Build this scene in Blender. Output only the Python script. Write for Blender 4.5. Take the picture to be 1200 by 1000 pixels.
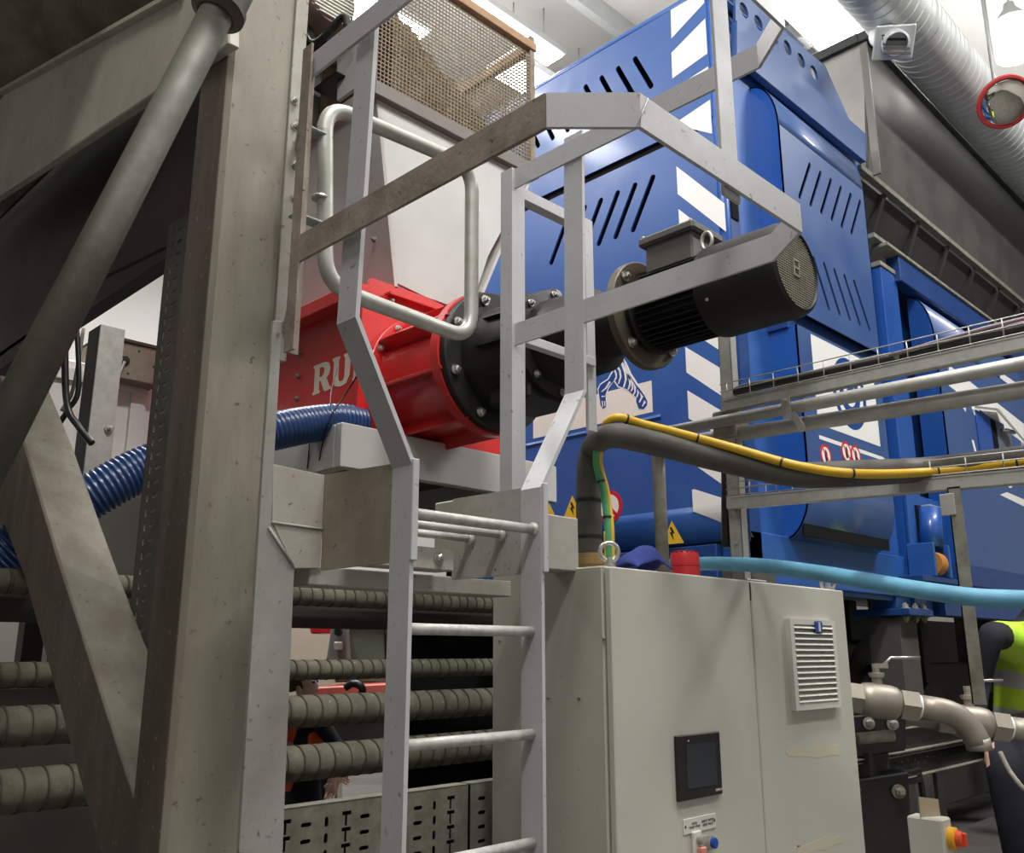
import bpy, bmesh, math, random
from mathutils import Vector, Matrix, Euler
from mathutils.geometry import tessellate_polygon
random.seed(7)
for o in list(bpy.data.objects): bpy.data.objects.remove(o)
scn = bpy.context.scene
COL = scn.collection
V = Vector
# ------------------------------------------------------------------ camera
# world axes follow the machines: +X runs right-and-away, +Y left-and-away
FPX, EYE, PITCH = 1060.0, 1.6, math.radians(14.0)
CAM = V((0, 0, EYE))
cd = bpy.data.cameras.new('camera'); cam = bpy.data.objects.new('camera', cd); COL.objects.link(cam)
cam.location = CAM
cam.rotation_euler = (math.radians(90) + PITCH, 0, math.radians(-45))
cd.sensor_fit = 'HORIZONTAL'; cd.sensor_width = 36.0; cd.lens = 36.0 * FPX / 1200.0
cd.clip_start = 0.05; cd.clip_end = 200
scn.camera = cam
# ------------------------------------------------------------------ world, lights, exposure
w = bpy.data.worlds.new('world'); scn.world = w; w.use_nodes = True
w.node_tree.nodes['Background'].inputs[0].default_value = (0.75, 0.8, 0.9, 1)
w.node_tree.nodes['Background'].inputs[1].default_value = 0.3
scn.view_settings.view_transform = 'Standard'
scn.view_settings.look = 'None'
scn.view_settings.gamma = 1.0
scn.view_settings.use_curve_mapping = False
scn.view_settings.exposure = 0.0
LAMP_E = 26.0           # brightness of the hall's light fittings
CEIL = 8.6
def area(name, loc, sx, sy, power, col=(1, .98, .955), rot=(0, 0, 0)):
    l = bpy.data.lights.new(name, 'AREA'); l.shape = 'RECTANGLE'; l.size = sx; l.size_y = sy
    l.energy = power; l.color = col
    o = bpy.data.objects.new(name, l); COL.objects.link(o); o.location = loc; o.rotation_euler = rot
    return o
# area lights under the roof, some of them added fill without fittings
area('hall_area_light', (2.0, 0.2, 7.9), 2.4, 0.5, 270)
area('hall_area_light', (8.0, -1.2, 7.9), 2.4, 0.5, 420)
area('hall_area_light', (1.6, 6.6, 7.9), 2.4, 0.5, 330)
area('hall_area_light', (7.0, 8.0, 7.9), 2.4, 0.5, 420)  # added fill with no fitting, for the worker and wall behind the pipes
area('hall_area_light', (-2.0, -1.6, 7.9), 2.4, 0.5, 260)  # added fill with no fitting, lifts the faces turned to the left front
# unseen uplights without fittings, added to brighten the roof
for ux, uy, up_w in ((3.5, 4.5, 350), (9.5, 1.0, 170), (0.5, -2.0, 260)):
    area('roof_fill', (ux, uy, 7.2), 6.0, 4.5, up_w, (1, .98, .95), (math.pi, 0, 0))
# ------------------------------------------------------------------ pixel rays of the photograph onto real planes
S2 = math.sqrt(.5)
FH = V((S2, S2, 0)); RT = V((S2, -S2, 0)); UP = V((0, 0, 1))
FW = FH * math.cos(PITCH) + UP * math.sin(PITCH); CU = UP * math.cos(PITCH) - FH * math.sin(PITCH)
def ray(x, y): return FW + RT * ((x - 600) / FPX) + CU * ((500 - y) / FPX)
def oX(x, y, c): r = ray(x, y); return CAM + r * (c / r.x)
def oY(x, y, c): r = ray(x, y); return CAM + r * (c / r.y)
def oZ(x, y, c): r = ray(x, y); return CAM + r * ((c - EYE) / r.z)
def at(x, y, d): r = ray(x, y); return CAM + r * (d / r.dot(FH))
# ------------------------------------------------------------------ materials
MATS = {}
def mat(name, col, rough=.5, metal=0., dirt=None, amt=.5, scale=6., bump=0., spec=.5, stretch=(1, 1, 1), coat=0., speck=None, emit=0.):
    if name in MATS: return MATS[name]
    m = bpy.data.materials.new(name); m.use_nodes = True; nt = m.node_tree; N = nt.nodes; L = nt.links
    b = N['Principled BSDF']
    b.inputs['Base Color'].default_value = (*col, 1); b.inputs['Roughness'].default_value = rough
    b.inputs['Metallic'].default_value = metal; b.inputs['Specular IOR Level'].default_value = spec
    if coat: b.inputs['Coat Weight'].default_value = coat; b.inputs['Coat Roughness'].default_value = .12
    if emit:
        b.inputs['Emission Color'].default_value = (*col, 1); b.inputs['Emission Strength'].default_value = emit
    tc = N.new('ShaderNodeTexCoord'); mp = N.new('ShaderNodeMapping'); L.new(tc.outputs['Object'], mp.inputs[0])
    mp.inputs['Scale'].default_value = stretch
    last = None
    if dirt:
        n = N.new('ShaderNodeTexNoise'); n.inputs['Scale'].default_value = scale; n.inputs['Detail'].default_value = 8; n.inputs['Roughness'].default_value = .65
        L.new(mp.outputs[0], n.inputs['Vector'])
        r = N.new('ShaderNodeValToRGB'); r.color_ramp.elements[0].position = .42 - amt * .2; r.color_ramp.elements[1].position = .72 - amt * .1
        r.color_ramp.elements[0].color = (0, 0, 0, 1); r.color_ramp.elements[1].color = (amt, amt, amt, 1)
        L.new(n.outputs[0], r.inputs[0])
        mx = N.new('ShaderNodeMix'); mx.data_type = 'RGBA'
        mx.inputs[6].default_value = (*col, 1); mx.inputs[7].default_value = (*dirt, 1)
        L.new(r.outputs[0], mx.inputs[0]); last = mx.outputs[2]
        rr = N.new('ShaderNodeMapRange'); rr.inputs[3].default_value = rough; rr.inputs[4].default_value = min(1, rough + .25)
        L.new(r.outputs[0], rr.inputs[0]); L.new(rr.outputs[0], b.inputs['Roughness'])
    if speck:
        n2 = N.new('ShaderNodeTexNoise'); n2.inputs['Scale'].default_value = 55; n2.inputs['Detail'].default_value = 3
        L.new(tc.outputs['Object'], n2.inputs['Vector'])
        r2 = N.new('ShaderNodeValToRGB'); r2.color_ramp.elements[0].position = .66; r2.color_ramp.elements[1].position = .74
        L.new(n2.outputs[0], r2.inputs[0])
        m2 = N.new('ShaderNodeMix'); m2.data_type = 'RGBA'; m2.inputs[6].default_value = (*col, 1); m2.inputs[7].default_value = (*speck, 1)
        if last: L.new(last, m2.inputs[6])
        L.new(r2.outputs[0], m2.inputs[0]); last = m2.outputs[2]
    if last: L.new(last, b.inputs['Base Color'])
    if bump:
        n3 = N.new('ShaderNodeTexNoise'); n3.inputs['Scale'].default_value = scale * 6; n3.inputs['Detail'].default_value = 6
        L.new(mp.outputs[0], n3.inputs['Vector'])
        bp = N.new('ShaderNodeBump'); bp.inputs['Strength'].default_value = bump; bp.inputs['Distance'].default_value = .01
        L.new(n3.outputs[0], bp.inputs['Height']); L.new(bp.outputs[0], b.inputs['Normal'])
    MATS[name] = m
    return m
POST = mat('grimy_steel_paint', (.31, .295, .235), .5, 0, (.17, .14, .11), .75, 2.6, .12, stretch=(3, 3, .5), speck=(.13, .10, .075))
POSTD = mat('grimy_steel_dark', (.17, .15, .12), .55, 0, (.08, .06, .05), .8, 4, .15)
SIDE = mat('blue_grey_steel_paint', (.33, .33, .31), .5, 0, (.2, .18, .15), .6, 5, .06, speck=(.15, .12, .1))
TUBEG = mat('weathered_galvanised', (.10, .10, .078), .5, .15, (.05, .05, .034), .8, 9, .12)
GALV = mat('galvanised', (.52, .52, .49), .42, .45, (.33, .32, .27), .6, 22, .04)
GALVD = mat('dusty_galvanised', (.34, .33, .28), .6, .25, (.16, .15, .11), .8, 14, .1)
CAGE = mat('light_grey_paint', (.50, .51, .53), .42, 0, (.36, .35, .33), .4, 5, .03, speck=(.25, .22, .18))
MUD = mat('muddy_grey_paint', (.40, .35, .30), .7, 0, (.20, .16, .12), .9, 9, .25, speck=(.09, .07, .05))
PLATF = mat('dusty_platform_steel', (.43, .42, .385), .5, 0, (.27, .24, .19), .7, 6, .05, speck=(.14, .11, .08))
MUDPL = mat('brown_dusty_plate', (.31, .27, .215), .65, 0, (.2, .16, .115), .8, 7, .08, speck=(.12, .1, .08))
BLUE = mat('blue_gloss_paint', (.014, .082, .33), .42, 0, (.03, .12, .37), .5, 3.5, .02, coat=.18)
BLUEH = mat('greyed_blue_hood', (.03, .085, .265), .34, 0, (.055, .115, .28), .6, 2.5, .02, coat=.55)  # dull reflections on the side faces are mixed into this greyer blue
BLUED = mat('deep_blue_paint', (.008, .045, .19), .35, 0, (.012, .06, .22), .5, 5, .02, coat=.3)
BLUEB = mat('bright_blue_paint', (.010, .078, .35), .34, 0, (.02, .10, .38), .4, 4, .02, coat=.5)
WHITE = mat('white_decal', (.86, .86, .84), .35)
CREAM = mat('cream_decal', (.84, .80, .73), .4)
NAVY = mat('navy_decal', (.012, .06, .27), .35)
PALEB = mat('pale_blue_edge', (.10, .24, .55), .35)
RED = mat('red_gloss_paint', (.62, .022, .02), .32, 0, (.5, .03, .025), .4, 7, .02, coat=.4)
BLACK = mat('black_cast_paint', (.009, .009, .0095), .42, 0, (.026, .025, .023), .6, 8, .08, spec=.4)
BLACKS = mat('black_satin', (.012, .012, .013), .35)
MOTOR = mat('motor_black', (.010, .010, .011), .5, 0, (.018, .0175, .017), .5, 6, .05, spec=.3)
MOTORG = mat('terminal_box_grey', (.085, .08, .075), .5, 0, (.14, .13, .12), .6, 9, .05)
RUSTF = mat('greased_flange', (.07, .06, .045), .4, .4, (.16, .13, .09), .7, 9, .05)
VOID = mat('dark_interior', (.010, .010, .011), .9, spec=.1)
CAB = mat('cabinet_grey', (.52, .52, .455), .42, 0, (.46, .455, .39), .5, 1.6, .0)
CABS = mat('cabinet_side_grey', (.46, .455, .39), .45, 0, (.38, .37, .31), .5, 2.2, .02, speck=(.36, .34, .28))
VENT = mat('vent_white', (.62, .62, .56), .45)
STEEL = mat('bright_steel', (.62, .61, .58), .28, .9, (.35, .33, .3), .4, 20)
DSTEEL = mat('dark_steel_sheet', (.085, .083, .08), .38, .35, (.14, .135, .125), .7, 2.2, .03)
DSTEEL2 = mat('dark_steel_ribbed', (.035, .034, .034), .5, .2, (.06, .055, .05), .6, 5, .03)
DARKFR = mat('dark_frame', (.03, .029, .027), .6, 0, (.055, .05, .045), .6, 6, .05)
CHUTE = mat('chute_grey', (.50, .50, .485), .45, 0, (.42, .41, .38), .6, 3, .02)
CHUTER = mat('chute_side_grey', (.52, .485, .475), .42, 0, (.40, .36, .34), .6, 3, .02)
WIRE = mat('mesh_wire', (.27, .225, .165), .6, .2, (.17, .13, .085), .7, 12)
WASTE = mat('pulped_waste', (.30, .24, .15), .9, 0, (.12, .09, .055), .9, 12, .6, speck=(.6, .55, .42))
HOSEB = mat('blue_ribbed_hose', (.010, .042, .15), .3, 0, (.015, .05, .12), .4, 12, 0, coat=.3)
HOSEL = mat('light_blue_hose', (.15, .43, .63), .5, 0, (.08, .25, .36), .65, 9, .06)
HOSEK = mat('black_rubber_hose', (.045, .043, .038), .55, 0, (.11, .105, .09), .7, 8, .12)
WRAP = mat('dusty_hose', (.17, .16, .115), .7, 0, (.09, .085, .06), .9, 10, .25, speck=(.3, .28, .2))
WRAPD = mat('hose_band', (.10, .095, .07), .75, 0, (.05, .05, .035), .7, 10, .2)
YEL = mat('yellow_sheath', (.72, .44, .02), .42, 0, (.45, .27, .02), .5, 14)
GRN = mat('green_sheath', (.06, .33, .13), .45, 0, (.08, .22, .1), .5, 14)
BRASS = mat('brass', (.55, .38, .17), .4, .8, (.3, .2, .1), .6, 14)
REDP = mat('red_plastic', (.62, .03, .035), .4)
CLOTH = mat('blue_cloth', (.03, .05, .26), .85, 0, (.02, .03, .15), .6, 12, .2)
TAN = mat('card', (.45, .37, .26), .8, 0, (.36, .3, .2), .5, 8)
TAPE = mat('tape_residue', (.56, .49, .34), .7, 0, (.5, .5, .42), .8, 25)
VALVE = mat('stainless_dull', (.40, .365, .31), .42, .55, (.26, .23, .19), .6, 9, .03)
ORANGE = mat('hi_vis_orange', (.95, .13, .03), .7)
HIVIS = mat('hi_vis_yellow', (.60, .90, .05), .7, 0, (.5, .75, .05), .5, 9, .15)
REFL = mat('reflective_band', (.55, .56, .54), .4)
NAVYC = mat('navy_cloth', (.007, .008, .017), .85, 0, (.012, .012, .02), .5, 9, .2)
SKIN = mat('skin', (.74, .46, .35), .55)
HAIR = mat('brown_hair', (.09, .05, .03), .7, 0, (.05, .03, .02), .6, 40, .3)
CEILM = mat('ceiling_cladding', (.50, .495, .475), .6, 0, (.44, .435, .415), .5, .6)
CLAD = mat('white_wall_cladding', (.78, .76, .73), .6, 0, (.70, .68, .64), .5, .7)
FLOORM = mat('concrete_floor', (.16, .15, .14), .6, 0, (.08, .075, .07), .8, 1.3, .1)
STRUCT = mat('roof_steel', (.33, .34, .34), .5, 0, (.25, .25, .25), .5, 3)
DUCT = mat('spiral_duct', (.68, .70, .69), .42, .3, (.5, .52, .52), .5, 4)
GLASS = mat('dark_glass', (.10, .15, .12), .12, 0, (.16, .2, .15), .6, 3)
MIRR = mat('mirror_face', (.80, .77, .70), .06, 1.)
SCREEN = mat('screen', (.035, .042, .05), .12)
LAMP = mat('lamp_diffuser', (1, .97, .92), .5, emit=LAMP_E)
RIMR = mat('mirror_red_rim', (.55, .05, .05), .4)
# ------------------------------------------------------------------ mesh helpers
def B(): return bmesh.new()
def q_box(bm, c, sx, sy, sz, rot=None, bev=.0):
    M = Matrix.Translation(c) @ (rot.to_4x4() if rot else Matrix()) @ Matrix.Diagonal((sx, sy, sz, 1))
    r = bmesh.ops.create_cube(bm, size=1, matrix=M)
    if bev:
        es = list({e for v in r['verts'] for e in v.link_edges})
        bmesh.ops.bevel(bm, geom=es, offset=bev, segments=1, affect='EDGES')
    return bm
def box(x0, x1, y0, y1, z0, z1, bev=.003, bm=None):
    bm = bm or B()
    return q_box(bm, V(((x0 + x1) / 2, (y0 + y1) / 2, (z0 + z1) / 2)), abs(x1 - x0), abs(y1 - y0), abs(z1 - z0), None, bev)
def prism(pts, vec, bm=None, bev=0, holes=()):
    """solid from a planar outline (with holes) pushed along vec"""
    bm = bm or B(); vec = V(vec); loops = [[V(p) for p in pts]] + [[V(p) for p in h] for h in holes]
    flat = [p for l in loops for p in l]
    tris = tessellate_polygon(loops) if holes or len(pts) > 4 else None
    a = [bm.verts.new(p) for p in flat]; b = [bm.verts.new(p + vec) for p in flat]
    fs = []
    if tris:
        for t in tris:
            try:
                fs.append(bm.faces.new([a[i] for i in t])); fs.append(bm.faces.new([b[i] for i in reversed(t)]))
            except ValueError: pass
    else:
        fs.append(bm.faces.new(a)); fs.append(bm.faces.new(b[::-1]))
    k = 0
    for l in loops:
        n = len(l)
        for i in range(n):
            j = (i + 1) % n
            fs.append(bm.faces.new((a[k + i], a[k + j], b[k + j], b[k + i])))
        k += n
    bmesh.ops.recalc_face_normals(bm, faces=fs)
    if bev: bmesh.ops.bevel(bm, geom=list({e for f in fs for e in f.edges}), offset=bev, segments=1, affect='EDGES')
    return bm
def bar(p, q, w, h, up=(0, 0, 1), bm=None, bev=.0):
    """rectangular bar from p to q, w across, h along up"""
    bm = bm or B(); p, q = V(p), V(q); d = q - p; L = d.length; d.normalize(); u = V(up)
    s = d.cross(u)
    if s.length < 1e-5: u = V((1, 0, 0)); s = d.cross(u)
    s.normalize(); u = s.cross(d).normalized()
    R = Matrix((d, s, u)).transposed()
    return q_box(bm, (p + q) / 2, L, w, h, R, bev)
def ring_frame(d):
    u = V((0, 0, 1)) if abs(d.z) < .9 else V((1, 0, 0))
    s = d.cross(u).normalized(); return s, s.cross(d).normalized()
def tube(path, r, seg=14, bm=None, cap=True, smooth=True):
    """round tube; r number or list"""
    bm = bm or B(); path = [V(p) for p in path]; n = len(path)
    rs = r if isinstance(r, (list, tuple)) else [r] * n
    prev = None; rings = []
    for i, p in enumerate(path):
        d = (path[min(i + 1, n - 1)] - path[max(i - 1, 0)])
        if d.length < 1e-9: d = path[i] - path[i - 1] if i else V((0, 0, 1))
        d.normalize()
        if prev is None: s, u = ring_frame(d)
        else:
            s = prev - d * prev.dot(d)
            s = s.normalized() if s.length > 1e-6 else ring_frame(d)[0]
            u = s.cross(d).normalized()
        prev = s
        rings.append([bm.verts.new(p + (s * math.cos(a) + u * math.sin(a)) * rs[i]) for a in [2 * math.pi * k / seg for k in range(seg)]])
    fs = []
    for a, b in zip(rings, rings[1:]):
        for k in range(seg):
            f = bm.faces.new((a[k], a[(k + 1) % seg], b[(k + 1) % seg], b[k])); f.smooth = smooth; fs.append(f)
    if cap: fs.append(bm.faces.new(rings[0][::-1])); fs.append(bm.faces.new(rings[-1]))
    bmesh.ops.recalc_face_normals(bm, faces=fs)
    return bm
def cyl(p, q, r, seg=20, bm=None): return tube([p, q], r, seg, bm)
def lathe(p, axis, prof, seg=32, bm=None):
    """profile [(distance along axis, radius)]"""
    p = V(p); ax = V(axis).normalized()
    bm = bm or B(); s, u = ring_frame(ax); rings = []; fs = []
    for t, r in prof:
        rings.append([bm.verts.new(p + ax * t + (s * math.cos(a) + u * math.sin(a)) * max(r, 1e-4)) for a in [2 * math.pi * k / seg for k in range(seg)]])
    for a, b in zip(rings, rings[1:]):
        for k in range(seg):
            f = bm.faces.new((a[k], a[(k + 1) % seg], b[(k + 1) % seg], b[k])); f.smooth = True; fs.append(f)
    fs.append(bm.faces.new(rings[0][::-1])); fs.append(bm.faces.new(rings[-1]))
    bmesh.ops.recalc_face_normals(bm, faces=fs)
    for e in bm.edges:
        if len(e.link_faces) == 2 and e.link_faces[0].normal.angle(e.link_faces[1].normal, 0) > .6: e.smooth = False
    return bm
def curve(pts, n=8):
    pts = [V(p) for p in pts]; P = [pts[0] * 2 - pts[1]] + pts + [pts[-1] * 2 - pts[-2]]; out = []
    for i in range(1, len(P) - 2):
        a, b, c, d = P[i - 1:i + 3]
        for k in range(n):
            t = k / n
            out.append(.5 * ((2 * b) + (c - a) * t + (2 * a - 5 * b + 4 * c - d) * t * t + (3 * b - a - 3 * c + d) * t ** 3))
    out.append(pts[-1]); return out
def fillet(pts, r, n=6, closed=False):
    """round the corners of a polyline"""
    pts = [V(p) for p in pts]; out = []; m = len(pts)
    for i, p in enumerate(pts):
        if not closed and i in (0, m - 1): out.append(p); continue
        a = (pts[i - 1] - p).normalized(); b = (pts[(i + 1) % m] - p).normalized()
        s, e = p + a * r, p + b * r
        for k in range(n + 1):
            t = k / n; out.append(s * (1 - t) ** 2 + p * (2 * t * (1 - t)) + e * t * t)
    if closed: out.append(out[0].copy())
    return out
def capsule(a, b, r, n=5):
    """2-D rounded slot outline from a to b"""
    a, b = V(a).to_2d(), V(b).to_2d(); d = (b - a).normalized(); s = V((-d.y, d.x)).to_2d(); o = []
    for k in range(n + 1): t = math.pi * k / n; o.append(b + (s * math.cos(t) + d * math.sin(t)) * r)
    for k in range(n + 1): t = math.pi * k / n; o.append(a + (s * -math.cos(t) - d * math.sin(t)) * r)
    return o
def disc2(c, r, n=20): return [V((c[0] + r * math.cos(2 * math.pi * k / n), c[1] + r * math.sin(2 * math.pi * k / n))) for k in range(n)]
def onx(pts, x): return [V((x, p[0], p[1])) for p in pts]        # 2-D (y,z) on a plane X = x
def ony(pts, y): return [V((p[0], y, p[1])) for p in pts]        # 2-D (x,z) on a plane Y = y
# ------------------------------------------------------------------ object helpers
def link(name, me, m, parent=None):
    o = bpy.data.objects.new(name, me); COL.objects.link(o)
    if m and not me.materials: me.materials.append(m)
    if parent: o.parent = parent
    return o
def base_of(o):
    while o.parent: o = o.parent
    return V(o['_base']) if '_base' in o else o.location.copy()
BASE = {}
def root(o):
    while o.parent: o = o.parent
    return o
def part(name, bm, m, parent, label=None):
    bm.transform(Matrix.Translation(-BASE[root(parent).name]))
    me = bpy.data.meshes.new(name); bm.to_mesh(me); bm.free()
    o = link(name, me, m, parent)
    if label: o['label'] = label
    return o
def tag(o, label, cat, group=None):
    o['label'] = label; o['category'] = cat
    if group: o['group'] = group
    return o
def thing(name, label, cat, base, group=None):
    o = bpy.data.objects.new(name, None); COL.objects.link(o); o.location = V(base); o.empty_display_size = .1
    BASE[o.name] = V(base); return tag(o, label, cat, group)
def solo(name, bm, m, label, cat, group=None, mats=None):
    xs = [v.co for v in bm.verts]
    b = V(((min(v.x for v in xs) + max(v.x for v in xs)) / 2, (min(v.y for v in xs) + max(v.y for v in xs)) / 2, min(v.z for v in xs)))
    bm.transform(Matrix.Translation(-b))
    me = bpy.data.meshes.new(name); bm.to_mesh(me); bm.free()
    o = link(name, me, m); o.location = b; BASE[o.name] = b
    return tag(o, label, cat, group)
def struct(name, bm, m):
    me = bpy.data.meshes.new(name); bm.to_mesh(me); bm.free(); o = link(name, me, m); o['kind'] = 'structure'; BASE[o.name] = V((0, 0, 0)); return o
HEX = {}
def bolt(parent, p, axis, r=.012, name='bolt', m=None, h=None):
    """hex bolt head with a washer; all alike bolts share one mesh"""
    key = (round(r, 4), (m or STEEL).name)
    if key not in HEX:
        bm = B(); lathe((0, 0, 0), (0, 0, 1), [(-r * .1, r * 1.5), (r * .25, r * 1.5)], 14, bm)
        lathe((0, 0, r * .25), (0, 0, 1), [(0, r), (r * .9, r), (r * 1.05, r * .8)], 6, bm)
        lathe((0, 0, r * 1.3), (0, 0, 1), [(0, r * .5), (r * .5, r * .5)], 10, bm)
        me = bpy.data.meshes.new('bolt'); bm.to_mesh(me); bm.free(); me.materials.append(m or STEEL)
        for f in me.polygons: f.use_smooth = False
        HEX[key] = me
    o = bpy.data.objects.new(name, HEX[key]); COL.objects.link(o); o.parent = parent
    o.location = V(p) - BASE[root(parent).name]; o.rotation_euler = V(axis).to_track_quat('Z', 'Y').to_euler()
    return o
def text(body, size, m, name, parent, org, u, v, depth=.0006, align='CENTER'):
    """raised lettering lying in the plane spanned by u (reading direction) and v (up)"""
    c = bpy.data.curves.new(name, 'FONT'); c.body = body; c.size = size; c.extrude = depth; c.align_x = align; c.align_y = 'CENTER'; c.resolution_u = 3
    o = bpy.data.objects.new(name, c); COL.objects.link(o)
    me = bpy.data.meshes.new_from_object(o); bpy.data.objects.remove(o); bpy.data.curves.remove(c)
    u, v = V(u).normalized(), V(v).normalized(); n = u.cross(v)
    M = Matrix.Translation(V(org) - BASE[root(parent).name]) @ Matrix((u, v, n)).transposed().to_4x4()
    me.transform(M); me.name = name; me.materials.clear()
    return link(name, me, m, parent)
# ================================================================== THE HALL
struct('floor', box(-7, 22, -9, 20, -.2, 0, 0), FLOORM)
ce = struct('ceiling', box(-7, 22, -9, 20, CEIL, CEIL + .15, 0), CEILM)
struct('wall_left', box(-7, 22, 13.0, 13.2, 0, CEIL, 0), CLAD)
struct('wall_right', box(-7, 22, -9.2, -9, 0, CEIL, 0), CLAD)
struct('wall_back', box(22, 22.2, -9, 20, 0, CEIL, 0), CLAD)
struct('wall_front', box(-7.2, -7, -9, 20, 0, CEIL, 0), CLAD)
k = 0
for x in (4.1, 8.3, 12.5):       # roof beams: webs with two flanges
    bm = box(x - .012, x + .012, -9, 13, 8.05, CEIL, 0); box(x - .11, x + .11, -9, 13, 8.03, 8.06, 0, bm)
    k += 1; struct('trim_%d' % k, bm, STRUCT)
for y in (-2.2, .6, 4.0, 5.4, 8.0):
    k += 1; struct('trim_%d' % k, box(-7, 22, y - .05, y + .05, 8.35, CEIL, 0), STRUCT)
def fitting(x0, x1, y0, y1, z, label, grp='strip lights under the roof'):
    t = thing('ceiling_light', label, 'light', ((x0 + x1) / 2, (y0 + y1) / 2, z), grp)
    part('housing', box(x0, x1, y0, y1, z + .03, z + .11), STRUCT, t)
    part('diffuser', box(x0 + .03, x1 - .03, y0 + .03, y1 - .03, z, z + .03, .004), LAMP, t)
    for x in (x0 + .2, x1 - .2):
        part('hanger', cyl((x, (y0 + y1) / 2, z + .11), (x, (y0 + y1) / 2, CEIL), .008, 6), STRUCT, t)
fitting(7.0, 8.9, 3.15, 3.75, 8.0, 'bright rectangular roof light above the dark steel hopper rim')
fitting(4.6, 6.6, 5.75, 6.05, 8.0, 'long bright roof light seen above the wire mesh cage, right-hand one')
fitting(4.4, 5.3, 6.5, 6.95, 8.0, 'bright roof light shining through the wire mesh cage')
fitting(5.9, 7.4, 5.85, 6.3, 7.7, 'bright roof light just over the left end of the blue machine top')
fitting(2, 4, 8.6, 9.0, 8.0, 'roof light behind the big grimy steel post')
fitting(0.8, 3.2, -.3, .3, 8.0, 'roof light overhead in front of the ladder cage')
# high-bay lamp at the right edge
hb = at(1188, 45, 8.2)
t = thing('highbay_lamp', 'glowing white high-bay lamp hanging at the top right', 'light', hb)
part('diffuser', lathe(hb - V((0, 0, .22)), (0, 0, 1), [(0, .16), (.02, .19), (.40, .19), (.42, .15)], 24), LAMP, t)
part('lamp_cap', lathe(hb + V((0, 0, .2)), (0, 0, 1), [(0, .15), (.06, .13), (.16, .06), (.22, .05)], 20), STRUCT, t)
part('hanger', cyl(hb + V((0, 0, .4)), (hb.x, hb.y, CEIL), .01, 6), STRUCT, t)
# spiral duct along X
DZ, DR = 6.55, .25
DY = oZ(1040, 0, DZ).y
t = thing('spiral_duct', 'round galvanised spiral air duct under the roof at top right', 'duct', (10, DY, DZ - DR))
n = 120; prof = []
for i in range(n):
    x = i * .1
    prof += [(x, DR), (x + .085, DR), (x + .09, DR + .008), (x + .097, DR + .008)]
part('duct_pipe', lathe((5.6, DY, DZ), (1, 0, 0), prof, 40), DUCT, t)
for i in range(5):
    part('joint_band', lathe((6.7 + i * 1.55, DY, DZ), (1, 0, 0), [(0, DR + .012), (.05, DR + .012)], 40), DUCT, t)
    part('hanger', cyl((7.2 + i * 1.9, DY, DZ + DR), (7.2 + i * 1.9, DY, CEIL), .012, 6), STRUCT, t)
sp = at(1048, 50, 5.95)
ax = (V((-.55, -.45, -.75))).normalized()
part('spigot_plate', bar(sp - ax * .02, sp, .30, .25, (0, 0, 1), None, .01), DUCT, t, 'square galvanised plate on the duct outlet')
part('spigot', lathe(sp - ax * .35, ax, [(0, .10), (.40, .10), (.41, .085), (.36, .08), (.35, .02)], 28), DUCT, t)
for i in range(5):
    part('spigot_louvre', bar(sp + ax * .05 + V((0, 0, -.08 + i * .04)) - RT * .1, sp + ax * .05 + V((0, 0, -.08 + i * .04)) + RT * .1, .004, .02), DARKFR, t)
# convex mirror with red rim
mc = at(1178, 120, 6.4); mn = (CAM - mc).normalized(); mn = (mn + RT * .35 + V((0, 0, -.2))).normalized()
t = thing('convex_mirror', 'round convex mirror with a red rim hanging below the duct', 'mirror', mc)
part('mirror_face', lathe(mc, mn, [(-.02, .19), (0, .185), (.025, .155), (.043, .1), (.053, .04), (.055, .002)], 40), MIRR, t)
part('rim', lathe(mc - mn * .05, mn, [(0, .15), (.0, .19), (.03, .212), (.06, .208), (.066, .19), (.05, .185)], 40), RIMR, t)
part('hanger', tube([mc - mn * .05, mc - mn * .2 + V((0, 0, .1)), (mc.x - mn.x * .2, mc.y - mn.y * .2, CEIL)], .012, 8), STRUCT, t)
# ================================================================== LEFT FOREGROUND FRAME
PX0, PX1, PY0, PY1 = .948, 1.136, 2.0, 2.17
t = thing('braced_column', 'large grimy beige-grey steel post with braces filling the left foreground', 'steel column', (1.04, 2.08, 0))
FRAME = t
part('column', box(PX0, PX1, PY0, PY1, 0, 4.6, .012), POST, t)
part('column_side', box(PX0 - .002, PX0 + .004, PY0 + .014, PY1 - .01, 0, 4.59, 0), mat('brown_grime_shade', (.16, .125, .10), .6, 0, (.09, .07, .055), .8, 4, .12, stretch=(3, 3, .6), speck=(.3, .27, .22)), t, 'brown stained side of the post, shade painted in')  # thin plate: brown tint made darker to carry this side's shade
# blue-grey channel welded beside the post
part('side_channel', prism([oY(a, b, 1.873) for a, b in ((320, 376), (331, 376), (321, 545), (318, 612), (345, 665), (331, 1005), (322, 1300), (256, 1300), (280, 1000), (308, 545))], (0, .012, 0), None, .001), SIDE, t, 'blue-grey channel beside the post')
ang = box(1.126, 1.165, 1.992, 2.03, 2.33, 3.5, .001)
box(1.137, 1.142, 2.0, 2.1, 2.33, 3.5, .001, ang)
part('upper_angle', ang, PLATF, t, 'steel angle beside the post')
for y in (118, 148, 193, 232, 310): bolt(t, oY(345, y, 1.991), (0, -1, 0), .008)
# lower knee brace, leaning away along Y
KX = .95
kb = [oX(a, b, KX) for a, b in ((25, 512), (70, 664), (155, 930), (180, 1010), (122, 1010), (30, 676), (-60, 440), (0, 440))]
part('knee_brace', prism(kb, (.17, 0, 0), None, .008), POST, t, 'knee brace rising to the left from the post')
part('brace_side', prism([p + V((-.002, 0, 0)) for p in kb], (.003, 0, 0)), MATS['brown_grime_shade'], t, 'side of the knee brace with shade painted in')  # darker face plate stands in for shade on the brace's side
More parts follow.
